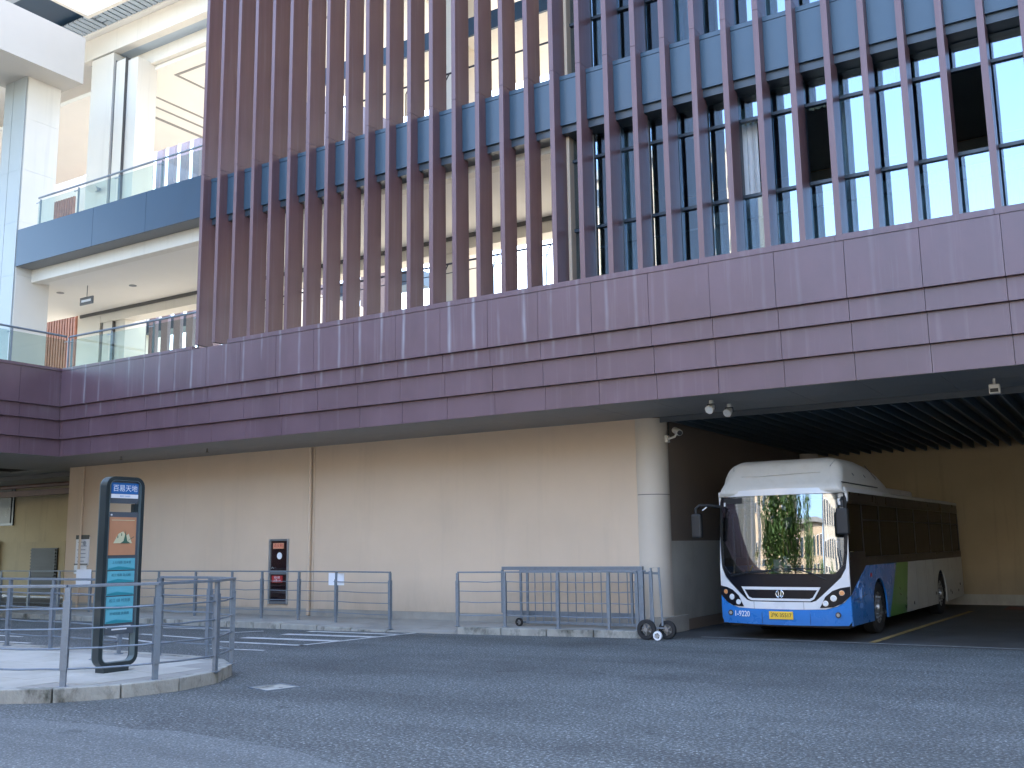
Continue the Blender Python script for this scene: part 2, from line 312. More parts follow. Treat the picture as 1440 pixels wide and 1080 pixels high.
def thing(name, label, cat, at=(0, 0, 0), rotz=0, group=None, kind=None):
    o = bpy.data.objects.new(name, None); COL.objects.link(o); o.empty_display_size = .2
    o.location = at; o.rotation_euler = (0, 0, rotz); o['label'] = label; o['category'] = cat
    if group: o['group'] = group
    ORG[o.name] = Vector(at) if not rotz else Vector((0, 0, 0))
    return o
def auto_smooth(o, ang=35):
    o.data.shade_smooth()
    m = o.modifiers.new('edges', 'EDGE_SPLIT'); m.split_angle = radians(ang)
def part(mb, name, mat, parent=None, at=None, bevel=0, smooth=False, label=None, kind=None, local=False):
    """mb in world coordinates (or, with at, about that point); local=True keeps the parent's own coordinates"""
    me = mb.mesh(name, mat) if isinstance(mb, MB) else mb
    o = bpy.data.objects.new(name, me); COL.objects.link(o)
    p = Vector(at) if at is not None else Vector((0, 0, 0))
    if parent is not None:
        o.parent = parent
        if not local:
            q = parent; off = Vector((0, 0, 0))
            while q is not None: off += Vector(q.location); q = q.parent
            p = p - off
    o.location = p
    if bevel:
        b = o.modifiers.new('bevel', 'BEVEL'); b.width = bevel; b.segments = 2; b.limit_method = 'ANGLE'; b.angle_limit = radians(40)
    if smooth: auto_smooth(o)
    if label: o['label'] = label
    if kind: o['kind'] = kind
    return o
def solo(mb, name, mat, label=None, cat=None, kind=None, group=None, at=None, **kw):
    o = part(mb, name, mat, None, at, **kw)
    if label: o['label'] = label
    if cat: o['category'] = cat
    if kind: o['kind'] = kind
    if group: o['group'] = group
    return o
def text(body, size, mat, parent, loc, rot, name='lettering', ext=.002, sx=1.0, local=True, bold=0):
    c = bpy.data.curves.new('lettering', 'FONT'); c.body = body; c.size = size; c.extrude = ext; c.offset = bold
    c.align_x = 'CENTER'; c.align_y = 'CENTER'; c.resolution_u = 3
    t = bpy.data.objects.new('tmp', c); COL.objects.link(t)
    bpy.context.view_layer.update()
    me = bpy.data.meshes.new_from_object(t.evaluated_get(bpy.context.evaluated_depsgraph_get()))
    bpy.data.objects.remove(t); bpy.data.curves.remove(c)
    me.name = name; me.materials.clear(); me.materials.append(mat)
    o = bpy.data.objects.new(name, me); COL.objects.link(o); o.parent = parent
    L = Vector(loc)
    if not local and parent is not None:
        q = parent
        while q is not None: L -= Vector(q.location); q = q.parent
    o.location = L; o.rotation_euler = rot; o.scale = (sx, 1, 1)
    return o
def structure(mb, name, mat, **kw): return solo(mb, name, mat, kind='structure', **kw)

# ------------------------------------------------------------------ ground
foot_dirt(M['wall_back'], 0, 1.0, (.12, .10, .08), .9); rain_streaks(M['wall_back'], (.22, .18, .13), .4)
foot_dirt(M['column'], .3, 1.4, (.3, .27, .23), .7); foot_dirt(M['wall_grey_beige'], .1, 1.2, (.15, .14, .12), .9)
rain_streaks(M['fin'], (.22, .17, .18), .5, (7, 7, .2))
rain_streaks(M['white_stone'], (.5, .47, .42), .4)
foot_dirt(M['bus_white_side'], .2, .9, (.22, .2, .17), .8); foot_dirt(M['bus_blue'], .2, .6, (.06, .09, .16), .7); foot_dirt(M['bus_green'], .2, .8, (.1, .13, .08), .7)
g = MB(); g.add([(-220, -220, 0), (220, -220, 0), (220, 220, 0), (-220, 220, 0)], [(0, 1, 2, 3)])
structure(g, 'road', M['asphalt'])
# smoother, paler resurfaced strip across the foreground
g = MB(); pts = [(-30, 3.6), (-16.5, 5.9), (-12.6, 6.15), (-11.0, 6.5), (-9.4, 6.75), (-8.2, 6.9), (-6.6, 6.75), (-4.6, 6.2), (-2.6, 5.9), (3, 5.4), (14, 4.6), (14, -8), (-30, -8)]
def wob(x, y, i): return (x, y + .12*noise.noise(Vector((x*1.3, y, 3.1))), .004)
P2 = []
for i in range(10):
    a, b = pts[i], pts[i+1]
    for k in range(6): t = k/6; P2.append(wob(a[0]+(b[0]-a[0])*t, a[1]+(b[1]-a[1])*t, i))
P2 += [(14, -8, .004), (-30, -8, .004)]
g.add(P2, [tuple(range(len(P2)))])
structure(g, 'asphalt_patch', M['asphalt_smooth'])
g = MB(); g.add([(-8.05, 18.05, .004), (12, 18.05, .004), (12, 29.9, .004), (-8.05, 29.9, .004)], [(0, 1, 2, 3)])
structure(g, 'bay_floor', M['bay_floor'])
# painted lines
ln = MB()
def stripe(mb, a, b, w, z=.008):
    a = Vector((*a, z)); b = Vector((*b, z)); t = (b-a).normalized(); r = Vector((-t.y, t.x, 0))*w/2
    k = max(2, int((b-a).length/.5)); vs = []; 
    for i in range(k+1):
        p = a+(b-a)*i/k; j = .012*noise.noise(p*3); vs += [p-r*(1+j*8), p+r*(1-j*8)]
    mb.add(vs, [(2*i, 2*i+2, 2*i+3, 2*i+1) for i in range(k)])
for a, b, w in [((-15.3, 13.8), (-13.2, 13.9), .17), ((-15.5, 14.63), (-13.2, 14.81), .26), ((-15.3, 15.55), (-13.05, 15.75), .26), ((-15.3, 16.28), (-12.93, 16.42), .20),
                ((-13.26, 13.85), (-12.88, 16.85), .12), ((-16.85, 15.1), (-16.3, 15.95), .12), ((-14.5, 12.78), (-13.2, 12.95), .1),
                ((-19.3, 15.7), (-17.2, 15.9), .14), ((-18.3, 14.35), (-15.7, 14.1), .14), ((-22.6, 12.9), (-20.2, 12.85), .14), ((-22.0, 11.9), (-18.6, 12.03), .14), ((-18.5, 13.7), (-16.2, 13.1), .12)]:
    mb = MB(); stripe(mb, a, b, w, .008); structure(mb, 'white_road_marking', M['line_white'])
mb = MB(); stripe(mb, (-7.2, 18.2), (10, 18.05), .06, .012); structure(mb, 'white_bay_edge_line', M['line_white'])
for xo in (-4.15+.03, -.6, 2.9):
    mb = MB(); stripe(mb, (xo, 18.25), (xo+.42, 27), .12, .016); structure(mb, 'yellow_bay_line', M['line_yellow'])

g = MB(); g.add([(-3.1, 27.9, .006), (.6, 27.9, .006), (.6, 29.3, .006), (-3.1, 29.3, .006)], [(0, 1, 2, 3)]); structure(g, 'red_floor_marking', pbr('faded_red_paint', (.16, .05, .05), .7, var=.4, scale=3, dirt=(.06, .05, .05), dirt_amt=.7, dirt_scale=2))
# pavement along the wall (with the ramp between the two railings)
pv = MB(); KZ = .13
def slab(mb, poly, z0, z1): mb.prism(poly, lambda u, v, d: (u, v, d), z0, z1)
st = [(-45, 16.46, KZ), (-18, 16.52, KZ), (-16.4, 16.62, KZ), (-15.0, 16.72, .085), (-13.6, 16.84, .035), (-12.6, 16.93, .02), (-12.0, 17.0, .03), (-11.95, 17.05, KZ), (-8.3, 17.62, KZ), (-8.3, 18.62, KZ)]
for i in range(len(st)-2):
    (xa, ya, za), (xb, yb, zb) = st[i], st[i+1]
    pv.add([(xa, ya, za), (xb, yb, zb), (xb, 18.62, KZ), (xa, 18.62, KZ), (xa, ya, -.05), (xb, yb, -.05)], [(0, 1, 2, 3), (4, 5, 1, 0)])
pv.add([(-8.3, 17.62, KZ), (-7.95, 18.0, KZ), (-7.95, 18.62, KZ), (-8.3, 18.62, KZ), (-7.95, 18.0, -.05), (-7.95, 18.62, -.05), (-8.3, 17.62, -.05)], [(0, 1, 2, 3), (6, 4, 1, 0), (4, 5, 2, 1)])
structure(pv, 'pavement', M['concrete'])
def kerb_run(pts, name, z=.135, w=.13, L=.9):
    """separate kerb stones along a polyline"""
    segs = []; 
    P = [Vector((*p, 0)) for p in pts]
    for i in range(len(P)-1):
        a, b = P[i], P[i+1]; n = max(1, round((b-a).length/L))
        for k in range(n): segs.append((a+(b-a)*k/n, a+(b-a)*(k+1)/n))
    for a, b in segs:
        t = (b-a).normalized(); r = Vector((-t.y, t.x, 0)); g0 = .011
        a2 = a+t*g0; b2 = b-t*g0; mb = MB(); zz = z+random.uniform(-.003, .004)
        vs = [a2-r*.012, b2-r*.012, b2+r*w, a2+r*w]
        mb.add([(v.x, v.y, -.05) for v in vs]+[(v.x, v.y, zz) for v in vs], [(0,3,2,1),(4,5,6,7),(0,1,5,4),(1,2,6,5),(2,3,7,6),(3,0,4,7)])
        structure(mb, name, M['kerb'], bevel=.012)
kerb_run([(-33, 16.42), (-18, 16.46), (-16.4, 16.56)], 'kerb_stone')
kerb_run([(-16.4, 16.56), (-15.4, 16.63)], 'kerb_stone', z=.11)
kerb_run([(-15.4, 16.63), (-14.5, 16.70)], 'kerb_stone', z=.075)
kerb_run([(-14.5, 16.70), (-13.6, 16.78)], 'kerb_stone', z=.045)
kerb_run([(-11.95, 17.02), (-8.1, 17.58), (-7.9, 17.8)], 'kerb_stone')

# traffic island
isl = []; cx, cyy, R = -12.45, 8.85, 1.95
for k in range(25):
    a = -pi/2 + pi*k/24; isl.append((cx+R*cos(a), cyy+R*sin(a)))
top = [(-34, cyy-R+.7)] + [(cx+(x-cx)*.94, cyy+(y-cyy)*.94) for x, y in isl] + [(-34, cyy+R-.1)]
mb = MB(); slab(mb, [(x, y) for x, y in top], -.1, .15)
structure(mb, 'traffic_island', M['concrete'])
# paving slabs laid on the island
def inside(x, y, m=.16):
    if x < cx: return cyy-R+m < y < cyy+R-m
    return (x-cx)**2+(y-cyy)**2 < (R-m)**2
pm = MB().box(-.297, .297, -.297, .297, 0, .012).mesh('paving_slab', M['paving'])
cnt = 0
for i in range(17):
    for j in range(7):
        x = -10.75-.6*i; y = 7.15+.6*j - .15
        if all(inside(x+a, y+b) for a in (-.3, .3) for b in (-.3, .3)):
            o = part(pm, 'paving_slab', None, None, at=(x, y, .148+random.uniform(0, .003))) if False else bpy.data.objects.new('paving_slab', pm)
            COL.objects.link(o); o.location = (x, y, .1405+random.uniform(0, .003)); o['kind'] = 'structure'
kr = isl[:]; kerb_run([(-22, cyy-R+.22)]+[(-17, cyy-R+.06)]+isl[::3]+[(-17, cyy+R), (-24, cyy+R)], 'island_kerb_stone', z=.162, w=.15, L=.75)

mh = thing('manhole_cover', 'square pale manhole cover set in the asphalt beside the railed island tip', 'manhole cover', (-9.60, 9.56, 0))
q0 = [(-9.88, 9.42), (-9.42, 9.30), (-9.30, 9.76), (-9.76, 9.88)]
cc0 = (sum(p[0] for p in q0)/4, sum(p[1] for p in q0)/4)
sh = lambda f: [(cc0[0]+(p[0]-cc0[0])*f, cc0[1]+(p[1]-cc0[1])*f) for p in q0]
mb = MB(); slab(mb, sh(.9), -.02, .012); part(mb, 'cover', M['kerb'], mh)
mb = MB(); a_, b_ = sh(1.0), sh(.92)
mb.add([(x, y, .016) for x, y in a_]+[(x, y, .016) for x, y in b_]+[(x, y, -.01) for x, y in a_]+[(x, y, -.01) for x, y in b_], [f for k in range(4) for f in ((k, (k+1) % 4, 4+(k+1) % 4, 4+k), (k, 8+k, 8+(k+1) % 4, (k+1) % 4), (4+k, 4+(k+1) % 4, 12+(k+1) % 4, 12+k))])
part(mb, 'rim', M['steel'], mh)
for k in (-1, 1): mb = MB(); mb.box(cc0[0]+k*.12-.03, cc0[0]+k*.12+.03, cc0[1]-.01, cc0[1]+.01, .0121, .0135); part(mb, 'lift_slot', M['ink'], mh)

# ------------------------------------------------------------------ THE BUILDING
B = thing('transport_building', 'large building with brown fins, stepped brown cornice, glazed upper floors and a bus bay below', 'building', (-13, 18.6, 0))
def place(me, name, parent, at, kind=None):
    o = bpy.data.objects.new(name, me); COL.objects.link(o); o.parent = parent; o.location = Vector(at)-Vector(parent.location)
    return o
CX = -24.1                      # face of the left wing
# cornice: four bands stepping back downwards
PW = 1.142
bands = [(5.575, 6.52, 16.00), (5.215, 5.570, 16.08), (4.725, 5.210, 16.16), (4.275, 4.720, 16.24)]
for bi, (z0, z1, yf) in enumerate(bands):
    me = MB().box(.004, PW-.004, 0, .13, 0, z1-z0).mesh('cornice_panel', M['cornice'])
    xo = CX - (yf-16.0)
    n0 = int((8.0-xo)/PW)
    x = 7.8
    k = 0
    while x-PW > xo+.02:
        place(me, 'cornice_panel', B, (x-PW, yf+random.uniform(-.002, .002), z0)); x = 7.8-PW*(k+1) + (0 if True else 0); k += 1
    part(MB().box(xo+.002, x-.004, yf, yf+.13, z0, z1), 'cornice_panel', M['cornice'], B)
    meb = MB().box(0, .13, .004, PW-.004, 0, z1-z0).mesh('cornice_panel', M['cornice'])
    y = yf-.004
    for k in range(36):
        y -= PW; place(meb, 'cornice_panel', B, (xo-.13, y, z0))
part(MB().box(CX-.4, 8, 16.38, 16.7, 4.275, 6.5), 'cornice_backing', M['joint'], B)
part(MB().box(CX-.7, CX-.38, -26, 16.7, 4.275, 6.5), 'cornice_backing', M['joint'], B)
mcap = MB().box(.003, 2.333, 0, .75, 0, .10).mesh('parapet_cap', M['cornice'])
x = 5.6
while x > -19.3: place(mcap, 'parapet_cap', B, (x, 15.985, 6.525)); x -= .5838*4
part(MB().box(CX+.03, -18.98, 15.99, 16.35, 6.525, 6.60), 'parapet_cap', M['cornice'], B)
part(MB().box(CX-.4, CX+.025, -26, 16.35, 6.525, 6.60), 'parapet_cap', M['cornice'], B)
# fins
FS = .5838; NF = 31
ZT = 21.5
fm1 = MB().box(0, .10, 0, .42, 0, 3.24).mesh('facade_fin', M['fin'])
fm2 = MB().box(0, .10, 0, .42, 0, 6.0).mesh('facade_fin', M['fin'])
fx = lambda k: -1.40 - FS*k
for k in range(-8, 31):
    x = fx(k)
    z = 6.625
    j = random.uniform(-.004, .004)
    h1 = 4.28+((k*7) % 3)*.02
    for zz, hh, dd in ((6.627, 4.29, .46), (10.925, 5.28, .50), (16.213, 5.281, .50)):
        key = f'finm{hh}'
        if key not in M: M[key] = MB().box(0, .10, 0, dd, 0, hh).mesh('facade_fin', M['fin'])
        place(M[key], 'facade_fin', B, (x+j*.5, 16.03, zz))
# spandrels between fins (each bay), with a dark gap and rail below
sp1 = MB().box(.103, FS-.003, 0, .05, 0, .93).mesh('spandrel_panel', M['spandrel'])
sp2 = MB().box(.103, FS-.003, 0, .06, 0, .085).mesh('spandrel_trim', M['spandrel'])
for k in range(-8, 31):
    for z in (9.85, 15.1):
        if k > 13 and z > 12: continue
        place(sp1, 'spandrel_panel', B, (fx(k), 16.27, z)); place(sp2, 'spandrel_trim', B, (fx(k), 16.26, z+.938))
part(MB().box(fx(30)+.1, 3.5, 16.33, 20.2, 9.86, 10.8), 'floor_slab', M['joint'], B)
part(MB().box(fx(30)+.1, 3.5, 16.33, 16.9, 9.70, 9.855), 'spandrel_underside', M['frame'], B)
for z in (9.72, 9.80): part(MB().box(fx(30)+.1, 3.5, 16.52-.06*(z > 9.75), 16.56, z, z+.035), 'window_head_rail', M['joint'], B)
part(MB().box(fx(13)+.1, 3.5, 16.33, 20.2, 15.1, 16.0), 'floor_slab', M['joint'], B)
# glazing x -8.95 .. 3.3, two floors
GY = 16.68
def sash(w, h):
    key = f's{w:.2f}{h:.2f}'
    if key not in M:
        M[key] = (MB().box(.012, w-.012, 0, .012, .012, h-.012).mesh('window_pane', M['glass']),)
    return M[key][0]
mull = {}
openk = {(1, 1), (5, 1), (7, 1)}
for fl, (z0, tr1, tr2, z3) in enumerate([(6.63, 7.80, 9.22, 9.72), (10.92, 12.12, 13.6, 14.95)]):
    for k in range(-7, 14):
        x0, x1 = fx(k)+.03, fx(k-1)+.03
        if k % 2 == 1 or k == 13:
            f = place(MB().box(-.035, .035, 0, .14, 0, z3-z0).mesh('window_mullion', M['frame']) if (fl, 'm') not in mull else mull[(fl, 'm')], 'window_mullion', B, (x0, GY-.07, z0)); mull[(fl, 'm')] = f.data
        else:
            f = place(mull.get((fl, 't')) or MB().box(-.014, .014, 0, .06, 0, z3-z0).mesh('window_mullion', M['frame_grey']), 'window_mullion', B, (x0, GY-.03, z0)); mull[(fl, 't')] = f.data
        for i, (a, b) in enumerate(((z0, tr1), (tr1, tr2), (tr2, z3))):
            if fl == 0 and (k, i) in openk:
                # sash pushed open: pane swung outwards a little at the bottom, frame ring left in place
                continue
            p = place(sash(FS-.05, b-a-.05), 'window_pane', B, (x0+.025, GY, a+.025))
            p.rotation_euler = (random.uniform(-.006, .006), 0, random.uniform(-.006, .006))
        for zt in (tr1, tr2):
            place(mull.get('tr') or MB().box(.037, FS-.037 if False else FS-.016, 0, .10, -.028, .028).mesh('window_transom', M['frame']), 'window_transom', B, (x0, GY-.05, zt))
    # rooms behind
    part(MB().box(-8.8, 3.4, 16.8, 24, z0-.2, z0-.05), 'room_floor', M['room'], B)
    part(MB().box(-8.8, 3.4, 21.5, 21.7, z0-.05, z3+.1), 'room_wall', M['room'], B)
    part(MB().box(-8.8, 3.4, 16.95, 21.5, z3+.12, z3+.2), 'room_ceiling', M['room'], B)
    part(MB().box(-2.9, -2.7, 17.2, 21.5, z0-.05, z3+.1), 'room_wall', M['room'], B)
part(MB().box(-8.8, 3.5, 16.8, 22, 16.2, 32), 'upper_mass', M['wall'], B)
# curtains (pleated) behind the lower lights and cream sheets imitating a building's reflection behind the upper ones
def curtain(x0, x1, z0, z1, mat, name):
    vs = []; n = max(8, int((x1-x0)/.035)); mb = MB()
    for i in range(n+1):
        x = x0+(x1-x0)*i/n; y = 16.95+.03*sin(i*2.1+x*5)+.015*sin(i*.7); vs += [(x, y, z0), (x, y+.01, z1)]
    mb.add(vs, [(2*i, 2*i+2, 2*i+3, 2*i+1) for i in range(n)])
    part(mb, name, mat, B)
for x0, x1, z0, z1 in [(-1.3, 3.2, 6.65, 7.72), (-1.93, -1.42, 6.65, 7.7), (-2.55, -2.05, 6.65, 7.72), (-3.15, -2.65, 6.65, 7.72), (-3.72, -3.35, 6.65, 9.6), (-4.3, -3.9, 6.65, 7.72), (-4.95, -4.6, 6.65, 7.72), (-5.5, -5.2, 6.65, 9.6),
                       (-6.3, -5.85, 6.65, 7.72), (-8.75, -8.5, 6.65, 9.6), (-7.9, -7.5, 6.65, 9.7), (-.6, 3.2, 7.85, 9.2),
                       (-5.0, -4.4, 10.95, 14.8), (-5.9, -5.5, 10.95, 14.8), (-7.0, -6.4, 10.95, 14.8), (-8.4, -7.9, 10.95, 14.8), (-3.9, -3.3, 10.95, 14.8), (-2.2, 3.2, 10.95, 14.8)]:
    curtain(x0, x1, z0, z1, M['curtain'], 'curtain')
for k in range(2, 10): curtain(fx(k)+.06, fx(k)+.36, 9.25, 9.7, M['reflection_sheet'], 'reflection_sheet')  # cream colour stands in for the mirrored building opposite
# balcony rail seen through the lower lights
part(MB().tube([(-8.8, 16.86, 7.45), (3.3, 16.86, 7.45)], .02), 'inner_handrail', M['alu'], B)
# partition at the end of the glazing, back and top of the block, carried up unseen to shade the forecourt
part(MB().box(-8.99, -8.83, 16.5, 30, 6.5, 32), 'end_wall', M['wall'], B)
part(MB().box(-8.82, 3.5, 22, 30, 4.6, 32), 'rear_mass', M['wall'], B)
part(MB().box(3.5, 26, 16.4, 30, 4.6, 32), 'side_mass', M['wall'], B)
part(MB().box(-8.9, 26, 16.45, 30, 32.01, 32.3), 'roof', M['soffit'], B)

# ground-floor wall, soffit, bay
WY = 18.6
def rectwall(x0, x1, z0, z1): return MB().box(x0, x1, WY, WY+.3, z0, z1)
part(rectwall(-27.3, -18.87, .3, 4.27), 'wall', M['wall'], B)
part(rectwall(-18.87, -18.19, 2.0, 4.27), 'wall', M['wall'], B)
part(rectwall(-18.87, -18.19, .3, .39), 'wall', M['wall'], B)
part(rectwall(-18.19, -17.36, .3, 4.27), 'wall', M['wall'], B)
part(rectwall(-17.345, -8.45, .3, 4.27), 'wall', M['wall'], B)
part(MB().box(-17.42, -17.3, WY+.05, WY+.2, .1, 4.27), 'wall_joint', M['joint'], B)
mb = MB(); 
part(MB().box(-27.31, -8.5, WY-.015, WY+.28, .1, .298), 'wall_plinth', M['concrete'], B)
part(MB().cyl((-17.46, WY-.06, .15), (-17.46, WY-.06, 4.25), .05, n=14), 'downpipe', M['wall'], B, smooth=True)
part(MB().cyl((-26.55, WY-.05, .15), (-26.55, WY-.05, 4.25), .04, n=12), 'downpipe', M['wall'], B, smooth=True)
part(MB().box(-27.3, -27.0, WY+.3, 24, .1, 4.27), 'wall_return', M['wall_back'], B)
for s in range(28):   # soffit panels
    x1 = 2.4-1.205*s
    for (ya, yb) in ((16.27, 17.42), (17.426, 18.6)):
        if x1-1.2 < -29: break
        place(M.setdefault('sofp', MB().box(0, 1.199, 0, 1.146, 0, .03).mesh('soffit_panel', M['soffit'])), 'soffit_panel', B, (x1-1.2, ya, 4.27))
part(MB().box(2.4, 26, 16.27, 18.6, 4.27, 4.3), 'soffit_panel', M['soffit'], B)
part(MB().box(-45, -30.35, -26, 19.5, 4.27, 4.3), 'soffit_panel', M['soffit'], B)
part(MB().box(-30.34, CX-.25, -26, 16.26, 4.27, 4.3), 'soffit_panel', M['soffit'], B)
part(MB().box(-30.34, -27.35, 18.6, 19.5, 4.27, 4.3), 'soffit_panel', M['soffit'], B)
part(MB().box(-45, CX-.3, -26, 24, 4.62, 6.4), 'upper_floor', M['soffit'], B)
part(MB().box(CX-.3, 26, 16.4, 30, 4.5, 6.45), 'upper_floor', M['soffit'], B)
part(MB().box(-45, -27.35, 19.52, 19.62, 4.12, 4.6), 'soffit_beam', M['joint'], B)
part(MB().box(-48, -27.02, 19.63, 24.3, 4.45, 4.6), 'passage_ceiling', M['soffit'], B)
# bay
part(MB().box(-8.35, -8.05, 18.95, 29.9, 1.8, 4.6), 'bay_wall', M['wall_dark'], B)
part(MB().box(-8.2, -8.045, 18.95, 29.9, .22, 1.8), 'bay_wall', M['wall_grey_beige'], B, label='lighter grey beige lower band of the bay wall')  # bay wall is paler below a level line
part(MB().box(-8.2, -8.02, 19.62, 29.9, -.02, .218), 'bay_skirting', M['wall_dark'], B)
part(MB().box(-8.2, 26, 29.9, 30.2, .28, 5), 'bay_wall', M['wall_back'], B)
part(MB().box(-8.0, 26, 29.86, 30.1, 0, .278), 'bay_skirting', M['wall_grey_beige'], B)
part(MB().box(8, 8.3, 18.3, 29.85, 0, 4.45), 'bay_wall', M['wall_dark'], B)  # unseen right wall, put in close to darken the bay
part(MB().box(8.31, 26, 18.3, 18.6, 0, 4.27), 'wall', M['wall'], B)
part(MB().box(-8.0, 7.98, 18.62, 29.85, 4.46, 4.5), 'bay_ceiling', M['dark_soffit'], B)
sl = MB().box(0, .035, 18.64, 29.88, 4.20, 4.40).v
msl = MB().box(0, .04, 0, 11.22, 0, .19).mesh('ceiling_slat', M['slat_edge'])
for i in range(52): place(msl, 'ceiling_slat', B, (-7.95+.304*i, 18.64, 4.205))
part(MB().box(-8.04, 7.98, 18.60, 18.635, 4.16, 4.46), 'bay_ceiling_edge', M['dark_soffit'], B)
CXC, CYC = -8.41, 18.92
col = thing('round_column', 'smooth round cream column at the corner between the wall and the bus bay', 'column', (CXC, CYC, 0))
part(MB().cyl((CXC, CYC, .1), (CXC, CYC, 2.72), .368, n=48), 'shaft', M['column'], col, smooth=True)
part(MB().cyl((CXC, CYC, 2.735), (CXC, CYC, 4.268), .368, n=48), 'shaft', M['column'], col, smooth=True)
part(MB().cyl((CXC, CYC, 2.715), (CXC, CYC, 2.74), .362, n=48), 'shaft_joint', M['joint'], col)
part(MB().box(-8.34, -7.99, 18.40, 19.6, 0, .32), 'plinth', M['concrete'], col, bevel=.01)
c2 = thing('inner_round_column', 'round column far inside the dark bay behind the bus roof', 'column', (-8.0, 28.7, 0))
part(MB().cyl((-7.9, 28.7, 0), (-7.9, 28.7, 4.2), .30, n=32), 'shaft', M['column'], c2, smooth=True)
part(MB().box(-8.04, -7.5, 28.3, 29.1, 0, .3), 'plinth', M['concrete'], c2)

# passage at the far left
part(MB().box(-48, -27.02, 24, 24.3, .1, 4.6), 'passage_wall', M['wall_back'], B)
pw = part(MB().box(-41.5, -38.72, 23.93, 23.998, 2.85, 4.42), 'window_frame', M['frame'], B)
part(MB().box(-41.4, -38.85, 23.9, 23.928, 2.95, 4.32), 'window_pane', M['bus_black'], pw)
part(MB().box(-48, -39.6, 23.7, 23.998, .1, 2.25), 'wall_block', M['wall_grey_beige'], B)
part(MB().box(-38.1, -34.6, 23.55, 23.998, .1, 2.16), 'wall_block', M['wall_back'], B)
lv = part(MB().box(-36.65, -35.0, 23.5, 23.55, .15, 1.92), 'louvre_door', M['grille_dark'], B)
for i in range(14): part(MB().box(-36.6, -35.05, 23.44, 23.49, .25+.12*i, .25+.12*i+.06), 'louvre_blade', M['grille_dark'], lv)
part(MB().cyl((-46, 20.6, 4.02), (-27.4, 20.6, 4.02), .07, n=12), 'soffit_pipe', M['pipe_red'], B, smooth=True)
part(MB().box(-46, -27.4, 21.3, 21.5, 3.75, 3.95), 'cable_tray', M['pipe_red'], B)
text('P  O  →', .42, M['ink'], B, (-29.6, 18.0, 4.264), (pi, 0, radians(0)), local=False) if False else None

# ---- upper left: terraces, columns, slabs
def bx(x0, x1, y0, y1, z0, z1, name, mat): return part(MB().box(x0, x1, y0, y1, z0, z1), name, M[mat], B)
bx(-48, CX-.41, -26, 38, 6.41, 6.54, 'terrace_floor', 'concrete')
bx(CX-.40, -9.0, 16.72, 38, 6.46, 6.55, 'terrace_floor', 'concrete')
# tall white column with its grey pilaster and beam on top
for z0, z1 in ((6.55, 8.1), (8.104, 9.7), (9.704, 11.3), (11.304, 12.9), (12.904, 14.5), (14.504, 15.8)):
    bx(-27.9, -26.9, 16.24, 17.3, z0, z1, 'column_panel', 'white_stone')
    bx(-27.55, -26.93, 16.19, 16.238, z0, z1, 'pilaster_panel', 'pilaster')
    bx(-28.0, -27.57, 16.19, 16.238, z0, z1, 'pilaster_panel', 'pilaster')
bx(-28.2, -26.0, -26, 17.42, 15.80, 17.3, 'roof_beam', 'beam_stone')
bx(-31.5, -31.2, -26, 8, 6.55, 15.8, 'wing_wall', 'wall_grey_beige')
bx(-34.5, -34.2, -26, 12, .02, 4.27, 'wing_wall', 'wall_dark')
for yy in (8, 0, -8, -16, -24): bx(-27.9, -26.9, yy, yy+1.1, 6.55, 15.8, 'column_panel', 'white_stone')
for yy in (4, -4, -12, -20): bx(-26.6, -25.9, yy, yy+.7, .02, 4.27, 'ground_column', 'column')
bx(-28.6, -28.2, 4, 16.0, 15.6, 15.78, 'beam_trim', 'slab_blue')
# slab between the levels: dark blue edge band
for x0, x1 in ((-26.89, -23.4), (-23.39, -21.2), (-21.19, -19.05)):
    bx(x0, x1, 16.2, 16.24, 9.93, 11.02, 'slab_edge_panel', 'slab_blue')
    bx(x0, x1, 16.245, 16.72, 9.93, 9.96, 'slab_underside_panel', 'soffit')
bx(-26.89, fx(30), 16.3, 20.2, 9.97, 11.0, 'floor_slab', 'white_stone')
bx(-28.0, -9.0, 16.72, 17.0, 9.56, 9.925, 'edge_beam', 'white_stone')
bx(-34, -9.0, 17.0, 20.2, 9.60, 9.68, 'terrace_ceiling', 'white_ceiling')
bx(-34, -26.9, 17.3, 20.2, 9.69, 11.0, 'floor_slab', 'white_stone')
bx(-29.6, -9.0, 20.2, 20.24, 9.50, 9.60, 'shadow_gap', 'joint')
bx(-28.9, -9.0, 20.26, 20.8, 9.22, 9.60, 'inner_beam', 'white_stone')
bx(-26.85, -19.06, 16.3, 20.2, 11.002, 11.05, 'gallery_floor', 'white_stone')
bx(-19.05, -9.0, 16.6, 20.2, 10.85, 10.93, 'gallery_floor', 'soffit')
# rear column line
bx(-29.75, -28.56, 20.25, 21.3, 6.55, 18.8, 'rear_column', 'white_stone')
for xx in (-28.50, -27.985): bx(xx, xx+.02, 20.30, 20.5, 6.55, 18.5, 'column_joint', 'joint')
bx(-28.475, -27.99, 20.31, 20.9, 6.55, 18.45, 'rear_column_frame', 'white_stone')
bx(-27.96, -27.45, 20.40, 21.2, 6.55, 18.4, 'rear_column_frame', 'white_stone')
for xx in (-21.5, -15.0, -9.9): bx(xx, xx+.8, 20.4, 21.2, 6.55, 18.4, 'rear_column', 'white_stone')
bx(-30.2, -9, 20.2, 20.5, 18.84, 19.62, 'roof_fascia', 'white_stone')
bx(-30.2, -9, 20.5, 20.9, 18.84, 18.9, 'fascia_underside', 'roof_slat')
bx(-30.2, -9, 20.9, 21.1, 18.35, 18.9, 'inner_fascia', 'white_stone')
bx(-42, -17, 21.1, 25.9, 18.2, 18.34, 'upper_ceiling', 'white_ceiling')
